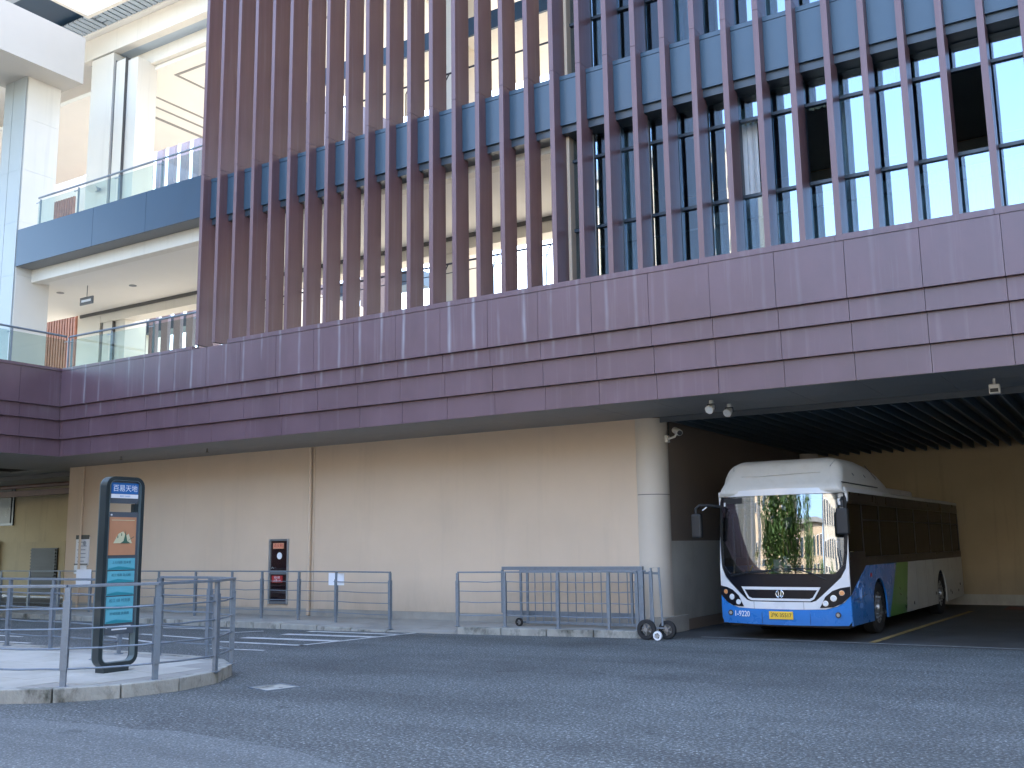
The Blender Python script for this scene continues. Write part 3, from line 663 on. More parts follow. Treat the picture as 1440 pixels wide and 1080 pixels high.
for x0, x1, y0, y1 in ((-27.2, -20, 21.7, 21.8), (-27.2, -27.1, 21.8, 24), (-29.2, -29.1, 21.4, 26), (-30.7, -30.55, 22.3, 27), (-29.9, -29.8, 22.0, 26.5)):
    bx(x0, x1, y0, y1, 18.185, 18.198, 'ceiling_groove', 'soffit')
# slatted roof soffit with mitred skylight opening, corner at (-28.4, 19.1)
msx = MB().box(0, 12, 0, .22, 0, .05).mesh('roof_slat', M['roof_slat'])
for i in range(21):      # slats parallel to the facade, left of the opening
    y = 12.0+.26*i; x1 = -28.55-(0 if y < 19.1 else 0)
    if y > 19.15: break
    part(MB().box(-38, -28.6 - max(0, 0), y, y+.195, 19.70, 19.75), 'roof_slat', M['roof_slat'], B)
for i in range(76):      # slats square to the facade beyond the opening
    x = -28.3+.26*i
    if x > -9: break
    part(MB().box(x, x+.195, 19.22, 20.19, 19.70, 19.75), 'roof_slat', M['roof_slat'], B) if i < 60 else None
for i in range(3):
    part(MB().box(-28.58+.0*i-.02, -28.33, 19.2+.3*i, 19.45+.3*i, 19.70, 19.75), 'roof_slat', M['roof_slat'], B)
bx(-28.55, -28.40, 12, 19.2, 19.55, 19.9, 'skylight_edge', 'white_stone')
bx(-28.40, -9, 19.05, 19.2, 19.55, 19.9, 'skylight_edge', 'white_stone')
bx(-48, -28.56, 5, 20.2, 19.88, 20.0, 'roof_deck', 'slab_blue')
bx(-28.56, -9, 19.21, 20.2, 19.88, 20.0, 'roof_deck', 'slab_blue')
bx(-24, -9, 20.0, 31, 19.63, 19.87, 'roof_deck', 'white_ceiling')  # cover added over the court to keep sun off the forecourt
bx(-48, -24.01, 20.0, 26.3, 19.63, 19.87, 'roof_deck', 'white_ceiling')
bx(-19, -9, 12, 19.3, 19.9, 20.0, 'roof_deck', 'roof_slat')  # deck added over part of the skylight to cut sun on the ground
for i in range(36): bx(-38+.26*i, -37.805+.26*i, 19.22, 20.19, 19.70, 19.75, 'roof_slat', 'roof_slat')
# far screen of fins against the sky
ffm = MB().box(0, .45, 0, .18, 0, 14.6).mesh('far_fin', M['far_fin'])
for i in range(20): place(ffm, 'far_fin', B, (-41.2+.86*i, 30, 6.7))
bx(-44, -24.1, 32.2, 32.6, 6.5, 7.6, 'far_parapet', 'white_stone')
bx(-44, -24.1, 31.6, 32.6, 12.4, 13.0, 'far_slab', 'slab_blue')
bx(-44, -24.1, 30, 30.4, 21.3, 22, 'far_roof_edge', 'white_stone')
bx(-48, -41.2, 22, 33, 6.5, 19.5, 'side_wall', 'white_stone')
bx(-35.0, -34.7, 21.5, 32, 6.5, 12.2, 'side_wall', 'white_ceiling') if False else None
# red-brown slatted screen in the lower terrace
for i in range(15): bx(-38.0+.175*i, -38.0+.175*i+.10, 24.0, 24.08, 6.56, 11.3, 'screen_slat', 'red_slat')
bx(-38.05, -35.3, 24.1, 24.14, 6.56, 11.25, 'screen_backing', 'red_slat')
for i in range(10): bx(-38.5+.17*i, -38.5+.17*i+.09, 24.6, 24.68, 12.4, 16.6, 'screen_slat', 'red_slat')
# white stair behind the lower balustrade
st = []
for i in range(12): bx(-27.0+.32*i, -26.65+.32*i, 23.5, 24.9, 6.6+.17*i, 6.66+.17*i, 'stair_tread', 'white_stone')
part(MB().bar((-27.1, 23.45, 6.5), (-23.1, 23.45, 8.75), .06, .32), 'stair_stringer', M['white_stone'], B)
part(MB().bar((-27.1, 23.42, 7.4), (-23.1, 23.42, 9.65), .05), 'stair_handrail', M['alu'], B)
part(MB().box(-23.6, -21.6, 22.9, 23.2, 6.55, 9.3), 'inner_wall', M['white_stone'], B)
# second blue slab edge seen through the fins
bx(-19, -9, 20.42, 20.5, 15.1, 15.6, 'gallery_edge', 'slab_blue')
bx(-19, -9, 20.52, 23.5, 15.12, 15.5, 'gallery_slab', 'white_stone')
bx(-24, -9, 31, 31.3, 6.6, 8.3, 'rear_wall', 'white_stone')
bx(-20.6, -20.3, 20.9, 24.5, 6.6, 9.3, 'inner_wall', 'white_ceiling')

# handrails and balustrades (parts of the building)
def balustrade(pts, z0, zt, n, name='glass_panel'):
    a = Vector((*pts[0], 0)); b = Vector((*pts[1], 0)); t = (b-a).normalized()
    for i in range(n):
        p = a+(b-a)*i/n+t*.015; q = a+(b-a)*(i+1)/n-t*.015
        part(MB().bar((p.x, p.y, (z0+zt-.1)/2), (q.x, q.y, (z0+zt-.1)/2), .014, zt-.1-z0), name, M['glass_rail'], B)
    part(MB().tube([(a.x, a.y, zt), (b.x, b.y, zt)], .028, 10), 'handrail', M['steel'], B, smooth=True)
    for i in range(n+1):
        p = a+(b-a)*i/n
        part(MB().bar((p.x, p.y+.07, z0-.02), (p.x, p.y+.07, zt-.02), .018, .05), 'rail_post', M['steel'], B)
        part(MB().bar((p.x-.10, p.y, zt-.14), (p.x+.10, p.y, zt-.14), .02), 'glass_clamp', M['steel'], B)
balustrade(((CX+.05, 16.17), (-19.05, 16.17)), 6.60, 7.49, 3)
balustrade(((CX+.0, 8), (CX+.0, 16.1)), 6.60, 7.49, 5)
balustrade(((-26.1, 16.3), (-19.05, 16.3)), 11.05, 11.86, 4)
for y in (16.9,):
    for z in (7.72, 7.52): part(MB().tube([(-18.9, y, z), (-9.05, y, z)], .022 if z > 7.6 else .010, 8), 'handrail', M['steel_dark'], B)
    for i in range(8):
        x = -9.63-1.27*i
        part(MB().tube([(x, y, 6.55), (x, y, 7.45), (x+.03, y, 7.56), (x+.11, y, 7.70)], .014, 6), 'rail_post', M['steel_dark'], B)
for i in range(10):
    x = -9.9-1.1*i; part(MB().tube([(x, 16.9, 11.05), (x, 16.9, 11.9), (x+.1, 16.9, 12.05)], .014, 6), 'rail_post', M['steel_dark'], B)
part(MB().tube([(-18.9, 16.9, 12.06), (-9.05, 16.9, 12.06)], .022, 8), 'handrail', M['steel_dark'], B)

# ------------------------------------------------------------------ small fittings
def soffit_lamp(x, y, label):
    t = thing('soffit_floodlight', label, 'lamp', (x, y, 4.27), group='small lamps on the soffit')
    part(MB().cyl((x, y, 4.268), (x, y, 4.21), .04, n=14), 'mount', M['camera_white'], t, smooth=True)
    part(MB().tube([(x-.07, y, 4.10), (x-.07, y, 4.2), (x+.07, y, 4.2), (x+.07, y, 4.10)], .01, 6), 'bracket', M['black_plastic'], t)
    part(MB().cyl((x, y+.05, 4.16), (x-.02, y-.07, 4.09), .05, .08, 18), 'shade', M['camera_white'], t, smooth=True)
    part(MB().cyl((x-.02, y-.071, 4.09), (x-.021, y-.078, 4.086), .07, .07, 18), 'lens', M['lamp_glass'], t)
soffit_lamp(-6.32, 16.95, 'small cream lamp under the soffit, left one of the pair by the column')
soffit_lamp(-6.22, 17.6, 'small cream lamp under the soffit, right one of the pair by the column')
b = thing('soffit_speaker', 'small white box device hanging from the soffit near the right edge', 'speaker', (-1.76, 17.4, 4.27))
part(MB().cyl((-1.76, 17.4, 4.268), (-1.76, 17.4, 4.17), .02), 'mount', M['camera_white'], b)
part(MB().box(-1.84, -1.68, 17.32, 17.46, 4.02, 4.17), 'housing', M['camera_white'], b, bevel=.015)
part(MB().box(-1.82, -1.70, 17.314, 17.319, 4.04, 4.10), 'grille', M['ink'], b)
cc = thing('security_camera', 'white bullet security camera on an arm fixed to the round column', 'camera', (-7.990, 18.920, 3.9))
part(MB().box(-8.06, -7.99, 18.84, 18.98, 3.78, 3.92), 'wall_plate', M['camera_white'], cc, bevel=.01)
part(MB().tube([(-7.990, 18.900, 3.85), (-7.840, 18.870, 3.88), (-7.800, 18.860, 3.94)], .022, 8), 'arm', M['camera_white'], cc, smooth=True)
part(MB().cyl((-7.880, 18.980, 4.03), (-7.680, 18.740, 3.94), .065, .065, 18), 'body', M['camera_white'], cc, smooth=True)
part(MB().cyl((-7.678, 18.738, 3.939), (-7.670, 18.728, 3.935), .05, .05, 18), 'lens', M['ink'], cc)
part(MB().tube([(-8.020, 18.980, 3.92), (-8.020, 19.000, 4.25)], .012, 6), 'cable', M['ink'], cc)
for x, lab in ((-23.05, 'small dark sprinkler head under the soffit, above the bus stop sign'), (-19.7, 'small dark sprinkler head under the soffit, left of the wall joint')):
    sp_ = thing('sprinkler', lab, 'sprinkler', (x, 17.2, 4.27), group='sprinklers under the soffit')
    part(MB().cyl((x, 17.2, 4.268), (x, 17.2, 4.18), .015), 'pipe', M['ink'], sp_)
    part(MB().cyl((x, 17.2, 4.18), (x, 17.2, 4.172), .045), 'plate', M['ink'], sp_)
# hanging exit sign on the lower terrace ceiling
ex = thing('hanging_exit_sign', 'small grey rectangular sign hanging on a rod from the terrace ceiling', 'sign', (-26.0, 17.95, 9.6))
part(MB().tube([(-26.0, 17.95, 9.6), (-26.0, 17.95, 9.25)], .012, 6), 'rod', M['frame_grey'], ex)
part(MB().box(-26.3, -25.7, 17.93, 17.97, 9.02, 9.25), 'board', M['frame_grey'], ex)
part(MB().box(-26.22, -25.78, 17.922, 17.928, 9.10, 9.17), 'stripe', M['white_print'], ex)
for x, y in ((-27.4, 18.0), (-24.9, 18.7), (-21.6, 18.9)):
    d_ = part(MB().cyl((x, y, 9.6), (x, y, 9.585), .11, n=20), 'downlight', M['frame_grey'], B)
wl = thing('wall_floodlight', 'small white floodlight on the upper white column', 'lamp', (-29.0, 20.15, 13.9))
part(MB().box(-29.12, -28.9, 20.1, 20.24, 13.85, 13.95), 'bracket', M['alu'], wl)
part(MB().cyl((-29.05, 20.1, 13.95), (-28.9, 19.9, 13.85), .12, .15, 16), 'head', M['camera_white'], wl, smooth=True)

# fire cabinet
fc = thing('fire_cabinet', 'narrow dark red glass fronted fire hose cabinet set in the beige wall', 'fire cabinet', (-18.53, 18.6, .39))
part(MB().box(-18.86, -18.20, 18.62, 18.84, .395, 1.995), 'back_box', M['dark_red'], fc)
for a in ((-18.87, -18.82, .39, 2.0), (-18.24, -18.19, .39, 2.0)): part(MB().box(a[0], a[1], 18.57, 18.618, a[2], a[3]), 'frame', M['alu'], fc)
for a in ((.39, .46), (1.12, 1.22), (1.95, 2.0)): part(MB().box(-18.818, -18.242, 18.57, 18.618, a[0], a[1]), 'frame', M['frame_grey'], fc)
part(MB().box(-18.815, -18.245, 18.594, 18.6, 1.222, 1.948), 'glass_door', M['glass_bus'], fc)
part(MB().box(-18.815, -18.245, 18.594, 18.6, .462, 1.118), 'glass_door', M['glass_bus'], fc)
lb = part(MB().box(-18.72, -18.36, 18.575, 18.592, 1.76, 1.90), 'notice', M['orange_print'], fc)
text('消火栓', .11, M['red'], lb, (-18.54, 18.573, 1.83), (pi/2, 0, 0), ext=.001, local=False)
lb = part(MB().box(-18.74, -18.38, 18.575, 18.592, .92, 1.09), 'notice', M['red'], fc)
text('消火栓', .07, M['white_print'], lb, (-18.56, 18.573, 1.04), (pi/2, 0, 0), ext=.001, local=False)
text('火警119', .07, M['white_print'], lb, (-18.56, 18.573, .96), (pi/2, 0, 0), ext=.001, local=False)
part(MB().cyl((-18.5, 18.59, 1.58), (-18.5, 18.58, 1.58), .085, n=24), 'round_gauge', M['white_print'], fc)
part(MB().cyl((-18.55, 18.7, .5), (-18.55, 18.7, .85), .07, n=18), 'extinguisher', M['red'], fc, smooth=True)
part(MB().tube([(-18.74, 18.56, 1.27), (-18.70, 18.54, 1.3), (-18.66, 18.56, 1.27)], .012, 6), 'handle', M['alu'], fc)
# notices
nb = thing('notice_board', 'tall narrow white notice with black header on the wall beside the passage', 'notice', (-26.46, 18.58, 1.2))
part(MB().box(-26.76, -26.16, 18.562, 18.598, 1.36, 2.18), 'board', M['paper'], nb)
part(MB().box(-26.76, -26.14, 18.55, 18.56, 2.12, 2.24), 'header', M['ink'], nb)
part(MB().box(-26.79, -26.17, 18.55, 18.56, 1.38, 1.41), 'strip', M['ink'], nb)
for i in range(6):
    part(MB().box(-26.68+random.uniform(0, .08), -26.25-random.uniform(0, .1), 18.556, 18.561, 2.02-.11*i, 2.045-.11*i), 'text_line', M['paper_print'], nb)
part(MB().cyl((-26.35, 18.561, 2.0), (-26.35, 18.556, 2.0), .07, n=20), 'round_mark', M['paper_print'], nb)
part(MB().box(-26.80, -26.25, 18.565, 18.598, 1.12, 1.355), 'lower_board', M['white_print'], nb)
part(MB().tube([(-26.6, 18.56, 1.32), (-26.58, 18.56, 1.24), (-26.5, 18.56, 1.22), (-26.47, 18.56, 1.16)], .014, 5), 'wheelchair_mark', M['ink'], nb)
part(MB().cyl((-26.36, 18.563, 1.22), (-26.36, 18.557, 1.22), .03, n=14), 'dot', M['ink'], nb)
pp = MB().box(-15.68, -15.22, 17.30, 17.305, .93, 1.20); solo(pp, 'paper_sheet', M['paper'], 'blank white sheet hung on the railing right of the fire cabinet', 'paper sheet')
pp = MB().box(-25.0, -24.35, 17.4, 17.405, .86, 1.28); solo(pp, 'paper_sheet', M['paper'], 'white sheets hung on the far railing beside the bus stop sign', 'paper sheet')

# ------------------------------------------------------------------ railings
def railing(name, label, posts, z0, zt, rods, pw=.07, mat='steel', top=(.05, .03), rod_r=.010, base=(0, 0, 0), group='grey steel railings', flats=True):
    t = thing(name, label, 'railing', (posts[0][0], posts[0][1], 0), group=group)
    P = [Vector((*p, 0)) for p in posts]
    for i, p in enumerate(P):
        q = P[min(i+1, len(P)-1)] - P[max(i-1, 0)]; q.normalize(); r = Vector((-q.y, q.x, 0))
        tilt = random.uniform(-.006, .006)
        mb = MB()
        if flats:   # two flat plates bolted either side of a foot
            mb.bar((p.x, p.y, z0-.02), (p.x+tilt, p.y, zt-.015), pw*.55, pw*.8, upv=(q.x, q.y, 0))
            for s in (-1, 1): mb.bar((p.x+r.x*s*.028, p.y+r.y*s*.028, z0+.2), (p.x+r.x*s*.028+tilt, p.y+r.y*s*.028, zt-.17), pw, .010, upv=(r.x, r.y, 0))
        else: mb.bar((p.x, p.y, z0-.02), (p.x+tilt, p.y, zt-.015), pw*.5, pw, upv=(q.x, q.y, 0))
        part(mb, 'post', M[mat], t, bevel=.003)
        part(MB().cyl((p.x, p.y, z0), (p.x, p.y, z0+.012), .07, n=12), 'base_plate', M[mat], t)
    mb = MB()
    for i in range(len(P)-1): mb.bar((P[i].x, P[i].y, zt), (P[i+1].x, P[i+1].y, zt), top[0], top[1])
    part(mb, 'top_rail', M[mat], t, bevel=.004)
    for zr in rods:
        pts = []
        for i in range(len(P)-1):
            for k in range(5):
                a = P[i]+(P[i+1]-P[i])*k/5; s = -.012*sin(pi*k/5)*random.uniform(.2, 1.3)
                pts.append((a.x, a.y, zr+s))
        pts.append((P[-1].x, P[-1].y, zr))
        part(MB().tube(pts, rod_r, 6), 'rod', M[mat], t, smooth=True)
    return t
far_posts = [(-13.6, 16.92), (-15.45, 17.3), (-16.7, 17.42), (-17.95, 17.48), (-19.0, 17.5), (-20.3, 17.5), (-21.7, 17.5), (-23.1, 17.5), (-24.5, 17.5), (-25.9, 17.5), (-27.3, 17.5), (-28.7, 17.5), (-30.1, 17.5), (-31.5, 17.5), (-33, 17.5)]
railing('pavement_railing', 'long dark grey post and rod railing on the pavement before the fire cabinet', far_posts, .06, 1.23, (.34, .58, .80, 1.01), mat='steel')
railing('pavement_railing', 'short grey railing on the kerb with the wheeled gate parked behind it', [(-12.13, 17.3), (-11.1, 17.5), (-9.9, 17.55), (-8.87, 17.72), (-8.3, 17.8)], .13, 1.22, (.36, .62, .84, 1.03))
def arc(c, r, a0, a1, n): return [(c[0]+r*cos(radians(a0+(a1-a0)*i/n)), c[1]+r*sin(radians(a0+(a1-a0)*i/n))) for i in range(n+1)]
ip = [(-18.6, 7.12), (-16.9, 7.1), (-15.2, 7.1), (-13.6, 7.12), (-12.35, 7.2)]
ip = [(-20.4, 7.3), (-18.3, 7.25), (-16.1, 7.2), (-14.2, 7.15), (-12.6, 7.18), (-11.15, 7.66), (-10.66, 8.6), (-10.64, 9.55), (-11.15, 10.3), (-12.0, 10.62), (-13.15, 10.66)]
railing('island_railing', 'blue grey railing curving round the near end of the traffic island', ip, .15, 1.34, (.36, .60, .83, 1.07), pw=.085, rod_r=.013, top=(.07, .035), group='railings on the traffic island')
railing('island_railing', 'straight railing on the far edge of the traffic island behind the sign', [(-13.55, 9.8), (-13.9, 10.5), (-15.75, 10.55), (-17.05, 10.58), (-18.6, 10.6), (-20.2, 10.6), (-21.8, 10.6)], .15, 1.30, (.36, .60, .83, 1.07), pw=.085, rod_r=.012, top=(.07, .035), group='railings on the traffic island')

# wheeled steel gate parked by the column
gt = thing('wheeled_gate', 'grey steel barred gate on rubber wheels parked beside the round column', 'gate', (-10, 17.95, .13))
GYy = 18.0
for z in (1.22, .20): part(MB().bar((-11.0, GYy, z), (-8.2, GYy, z), .05, .05), 'frame_rail', M['steel'], gt, bevel=.004)
part(MB().bar((-11.55, GYy+.12, 1.28), (-8.3, GYy+.12, 1.28), .06, .07), 'guide_rail', M['steel'], gt, bevel=.004)
for x in (-11.55, -11.02, -10.86, -8.5, -8.33):
    part(MB().bar((x, GYy+(.12 if x < -11.4 else 0), .36 if x < -11.4 else .17), (x, GYy+(.12 if x < -11.4 else 0), 1.25), .05, .04), 'frame_post', M['steel'], gt, bevel=.004)
for i in range(12):
    x = -10.68+.19*i; part(MB().bar((x, GYy, .2), (x, GYy, 1.2), .016, .016), 'bar', M['steel'], gt)
part(MB().bar((-11.5, GYy+.14, .37), (-8.4, GYy+.14, .37), .03, .09), 'lower_rail', M['steel'], gt)
for x, w in ((-8.12, .10), (-7.92, .06)): part(MB().bar((x, 17.62, .2), (x, 17.62, 1.24), w, .06), 'end_post', M['steel'], gt, bevel=.006)
part(MB().tube([(-7.84, 17.5, .3), (-7.86, 17.5, 1.30), (-7.70, 17.5, 1.31), (-7.66, 17.5, .25)], .022, 8), 'push_handle', M['steel'], gt)
part(MB().bar((-8.4, 17.9, 1.2), (-7.7, 17.5, 1.2), .05, .04), 'brace', M['steel'], gt)
def wheel_small(c, r, w, parent, tyre='rubber', hub='hub', ax=(0, 1, 0)):
    a = Vector(ax)*w/2; c = Vector(c)
    prof = [(r*.6, -1), (r*.93, -1), (r, -.6), (r, .6), (r*.93, 1), (r*.6, 1)]
    u = Vector(ax).normalized(); e1 = u.orthogonal().normalized(); e2 = u.cross(e1); n = 28; vs = []
    for rr_, k in prof:
        for j in range(n): vs.append(c+a*k+e1*rr_*cos(2*pi*j/n)+e2*rr_*sin(2*pi*j/n))
    fs = [(i*n+j, i*n+(j+1) % n, (i+1)*n+(j+1) % n, (i+1)*n+j) for i in range(5) for j in range(n)]
    fs += [(5*n+j, 5*n+(j+1) % n, (j+1) % n, j) for j in range(n)]
    wob = part(MB().add(vs, fs), 'wheel', M[tyre], parent, smooth=True)
    part(MB().cyl(c-a*1.1, c+a*1.1, r*.2, n=14), 'hub', M[hub], wob)
    for k in range(5):
        d = e1*cos(2*pi*k/5)+e2*sin(2*pi*k/5); part(MB().bar(c+d*r*.1, c+d*r*.64, .02, .02), 'spoke', M[hub], wob)
wheel_small((-7.93, 17.38, .185), .185, .08, gt); wheel_small((-7.62, 17.62, .17), .17, .08, gt)
wheel_small((-10.95, 17.8, .21), .085, .05, gt)
wheel_small((-7.68, 17.3, .085), .085, .05, gt, 'paper', 'alu')
part(MB().bar((-8.1, 17.38, .22), (-7.62, 17.62, .2), .03), 'axle', M['steel'], gt)
part(MB().bar((-11.0, 17.8, .21), (-10.9, 18.0, .21), .03), 'axle', M['steel'], gt)

# ------------------------------------------------------------------ bus stop sign (faces +X)
sg = thing('bus_stop_sign', 'tall rounded dark bus stop sign with blue name plate on the island', 'bus stop sign', (-11.9, 8.97, .15))
sx0 = -11.98; Y0, Y1, Z0, Z1 = 8.66, 9.28, .22, 2.77
def rrect(y0, y1, z0, z1, r, n=6):
    out = []
    for (c1, c2, a0) in ((y1-r, z1-r, 0), (y0+r, z1-r, 90), (y0+r, z0+r, 180), (y1-r, z0+r, 270)):
        for k in range(n+1): a = radians(a0+90*k/n); out.append((c1+r*cos(a), c2+r*sin(a)))
    return out
def ring_prism(outer, inner, fn, d0, d1):
    mb = MB(); n = len(outer); vs = [fn(*p, d) for d in (d0, d1) for ring in (outer, inner) for p in ring]
    fs = []
    for i in range(n):
        j = (i+1) % n
        fs += [(i, j, n+j, n+i), (2*n+i, 3*n+i, 3*n+j, 2*n+j), (i, 2*n+i, 2*n+j, j), (n+i, n+j, 3*n+j, 3*n+i)]
    return mb.add(vs, fs)
fnx = lambda y, z, d: (d, y, z)
ou = rrect(Y0, Y1, Z0, Z1, .14); inn = rrect(Y0+.055, Y1-.055, Z0+.055, Z1-.05, .09)
part(ring_prism(ou, inn, fnx, sx0-.03, sx0+.10), 'frame', M['sign_frame'], sg, smooth=True)
ou2 = rrect(Y0+.012, Y1-.012, Z0+.012, Z1-.012, .13)
part(ring_prism([(y, z) for y, z in ou], ou2, fnx, sx0-.045, sx0-.031), 'side_trim', M['sign_side'], sg)
part(ring_prism(inn, rrect(Y0+.063, Y1-.063, Z0+.063, Z1-.058, .085), fnx, sx0+.0, sx0+.104), 'inner_trim', M['sign_side'], sg)
part(MB().box(sx0-.06, sx0+.12, 8.74, 9.13, .148, .235), 'foot', M['sign_frame'], sg)
tp = rrect(Y0+.066, Y1-.066, 2.40, Z1-.062, .08)
tp = [(y, max(z, 2.405)) for y, z in tp]
part(MB().prism(tp, fnx, sx0+.0, sx0+.07), 'head_panel', M['sign_panel'], sg)
part(MB().box(sx0-.0, sx0+.07, Y0+.056, Y1-.056, .64, 2.285), 'body_panel', M['sign_panel'], sg)
part(MB().box(sx0+.0, sx0+.06, 9.14, 9.22, 2.286, 2.40), 'junction_box', M['sign_frame'], sg)
bl = part(MB().box(sx0+.071, sx0+.078, 8.755, 9.19, 2.535, 2.685), 'name_plate', M['sign_blue'], sg)
text('百易天地', .10, M['white_print'], bl, (sx0+.080, 8.975, 2.605), (pi/2, 0, pi/2), ext=.001, sx=1.0, local=False)
wp = part(MB().box(sx0+.071, sx0+.078, 8.755, 9.19, 2.475, 2.53), 'name_strip', M['white_print'], sg)
text('BAIYI TIANDI', .028, M['pale_print'], wp, (sx0+.080, 8.975, 2.502), (pi/2, 0, pi/2), ext=.001, local=False)
pz = part(MB().box(sx0+.071, sx0+.078, 8.75, 9.18, 1.70, 2.215), 'poster', M['sign_orange'], sg)
part(MB().prism([(8.82, 1.86), (8.90, 1.99), (8.97, 2.02), (9.02, 1.96), (9.06, 1.99), (9.10, 1.90), (9.12, 1.86)], fnx, sx0+.079, sx0+.082), 'pale_hill_shape', M['cream'], pz)
part(MB().prism([(8.93, 1.86), (8.98, 1.89), (9.0, 1.97), (9.01, 2.03), (9.02, 1.97), (9.04, 1.89), (9.09, 1.86)], fnx, sx0+.083, sx0+.085), 'dark_tower_shape', M['green_print'], pz)
for y, z in ((8.88, 1.93), (8.94, 1.96)): part(MB().box(sx0+.083, sx0+.085, y, y+.012, z, z+.035), 'dark_mark', M['green_print'], pz)
part(MB().box(sx0+.079, sx0+.081, 8.78, 9.15, 2.17, 2.178), 'pale_line', M['cream'], pz)
part(MB().bar((sx0+.081, 9.06, 1.90), (sx0+.081, 9.15, 1.95), .002, .008), 'dark_mark', M['green_print'], pz)
zc = [(1.50, 1.655, '运营线路  首末班'), (1.33, 1.485, '松江线  佘山镇'), (1.16, 1.315, None), (.975, 1.14, '松江6路  北松线'), (.79, .965, '松江线  站点牌')]
zc = [(1.50, 1.655), (1.33, 1.485), (1.16, 1.315), (.975, 1.145), (.79, .972)]
for i, (a, b_) in enumerate(zc):
    pn = part(MB().box(sx0+.071, sx0+.078, 8.755, 9.185, a, b_), 'route_panel', M['sign_cyan'], sg)
    part(MB().prism([(8.765, a+.004), (9.175, a+.004), (9.175, a+.02), (9.06, a+.035), (8.92, a+.05), (8.83, a+.035), (8.765, a+.022)], fnx, sx0+.0785, sx0+.080), 'wave_mark', M['sign_teal'], pn)
    if i != 2: text(['上行线路 首末班', '松江线路 站点图', '', '松江1路 时刻表', '区域线路 换乘图'][i], .042 if i != 3 else .05, M['cyan_ink'], pn, (sx0+.080, 8.97, b_-.055), (pi/2, 0, pi/2), ext=.0008, local=False)
ft = part(MB().box(sx0+.071, sx0+.0745, 8.755, 9.185, .655, .77), 'footer', M['sign_panel'], sg)
for a, y0, y1 in ((.735, 8.80, 9.16), (.70, 8.86, 9.10)): part(MB().box(sx0+.0755, sx0+.078, y0, y1, a, a+.018), 'footer_line', M['white_print'], ft)
part(MB().cyl((sx0+.0755, 8.78, .742), (sx0+.079, 8.78, .742), .016, n=12), 'footer_mark', M['white_print'], ft)
part(MB().cyl((sx0+.07, 8.775, 2.245), (sx0+.082, 8.775, 2.245), .012, n=12), 'lock', M['white_print'], sg)

# ------------------------------------------------------------------ THE BUS  (local: +x = image right, +y = towards its rear, z up)
bus = thing('city_bus', 'blue and white single deck city bus with white roof pod parked in the bay', 'bus', (-5.63, 18.38, 0), radians(-2))
HW = 1.2; BL = 10.4
def bp(mb, name, mat, parent=None, **kw): return part(mb, name, M[mat], parent or bus, local=True, **kw)
def fy(x, z):   # front surface: bowed in plan, raked with height
    a = min(abs(x)/HW, 1.0)
    return -.20 + .20*a**3.2 + max(0, z-1.2)*.10 + (max(0, .6-z))*.05
def front_patch(poly, off, name, mat, th=.006, parent=None, step=.1, zstep=.25):
    bm = bmesh.new(); vs = [bm.verts.new((x, 0, z)) for x, z in poly]; bm.faces.new(vs)
    x = -HW
    while x < HW:
        x += step
        bmesh.ops.bisect_plane(bm, geom=bm.verts[:]+bm.edges[:]+bm.faces[:], plane_co=(x, 0, 0), plane_no=(1, 0, 0))
    z = 0
    while z < 3.2:
        z += zstep
        bmesh.ops.bisect_plane(bm, geom=bm.verts[:]+bm.edges[:]+bm.faces[:], plane_co=(0, 0, z), plane_no=(0, 0, 1))
    bmesh.ops.triangulate(bm, faces=[f for f in bm.faces if len(f.verts) > 4])
    for v in bm.verts: v.co.y = fy(v.co.x, v.co.z)-off
    bmesh.ops.recalc_face_normals(bm, faces=bm.faces)
    if bm.faces and sum(f.normal.y for f in bm.faces) > 0: bmesh.ops.reverse_faces(bm, faces=bm.faces)
    r = bmesh.ops.extrude_face_region(bm, geom=bm.faces[:])
    for v in [e for e in r['geom'] if isinstance(e, bmesh.types.BMVert)]: v.co.y += -th
    bmesh.ops.recalc_face_normals(bm, faces=bm.faces)
    me = bpy.data.meshes.new(name); bm.to_mesh(me); bm.free(); me.materials.append(M[mat])
    o = part(me, name, None, parent or bus, local=True); auto_smooth(o, 30)
    return o
def mir(pts):   # right-half outline (x>=0 from bottom centre up) -> closed symmetric polygon
    return pts + [(-x, z) for x, z in reversed(pts) if x > 1e-6]
def mirc(pts): return [(x, z) for x, z in pts] + [(-x, z) for x, z in reversed(pts)]
# lower blue bumper, white fascia, black mask, windscreen
blue_top = [(0, .545), (.45, .548), (.80, .56), (.98, .61), (1.10, .68), (1.2, .80)]
front_patch(mirc([(0.001, .27), (1.14, .28), (1.2, .36)] + blue_top[::-1][:-1] + [(0.001, .545)]), 0, 'bumper', 'bus_blue', .03)
mask_edge = [(.001, .685), (.56, .69), (.64, .72), (.74, .81), (.90, .965), (1.06, 1.12), (1.14, 1.27), (1.17, 1.45)]
front_patch(mirc([(.001, .549), (.45, .552), (.80, .564), (.98, .614), (1.10, .684), (1.2, .804), (1.2, 1.85), (1.182, 1.5), (1.152, 1.27), (1.072, 1.112), (.91, .955), (.745, .80), (.64, .708), (.56, .682), (.001, .68)]), 0, 'front_fascia', 'bus_white', .03)
ws = [(.98, 1.18), (1.10, 1.32), (1.13, 1.55), (1.145, 2.2), (1.15, 2.55), (1.12, 2.585), (.001, 2.60)]
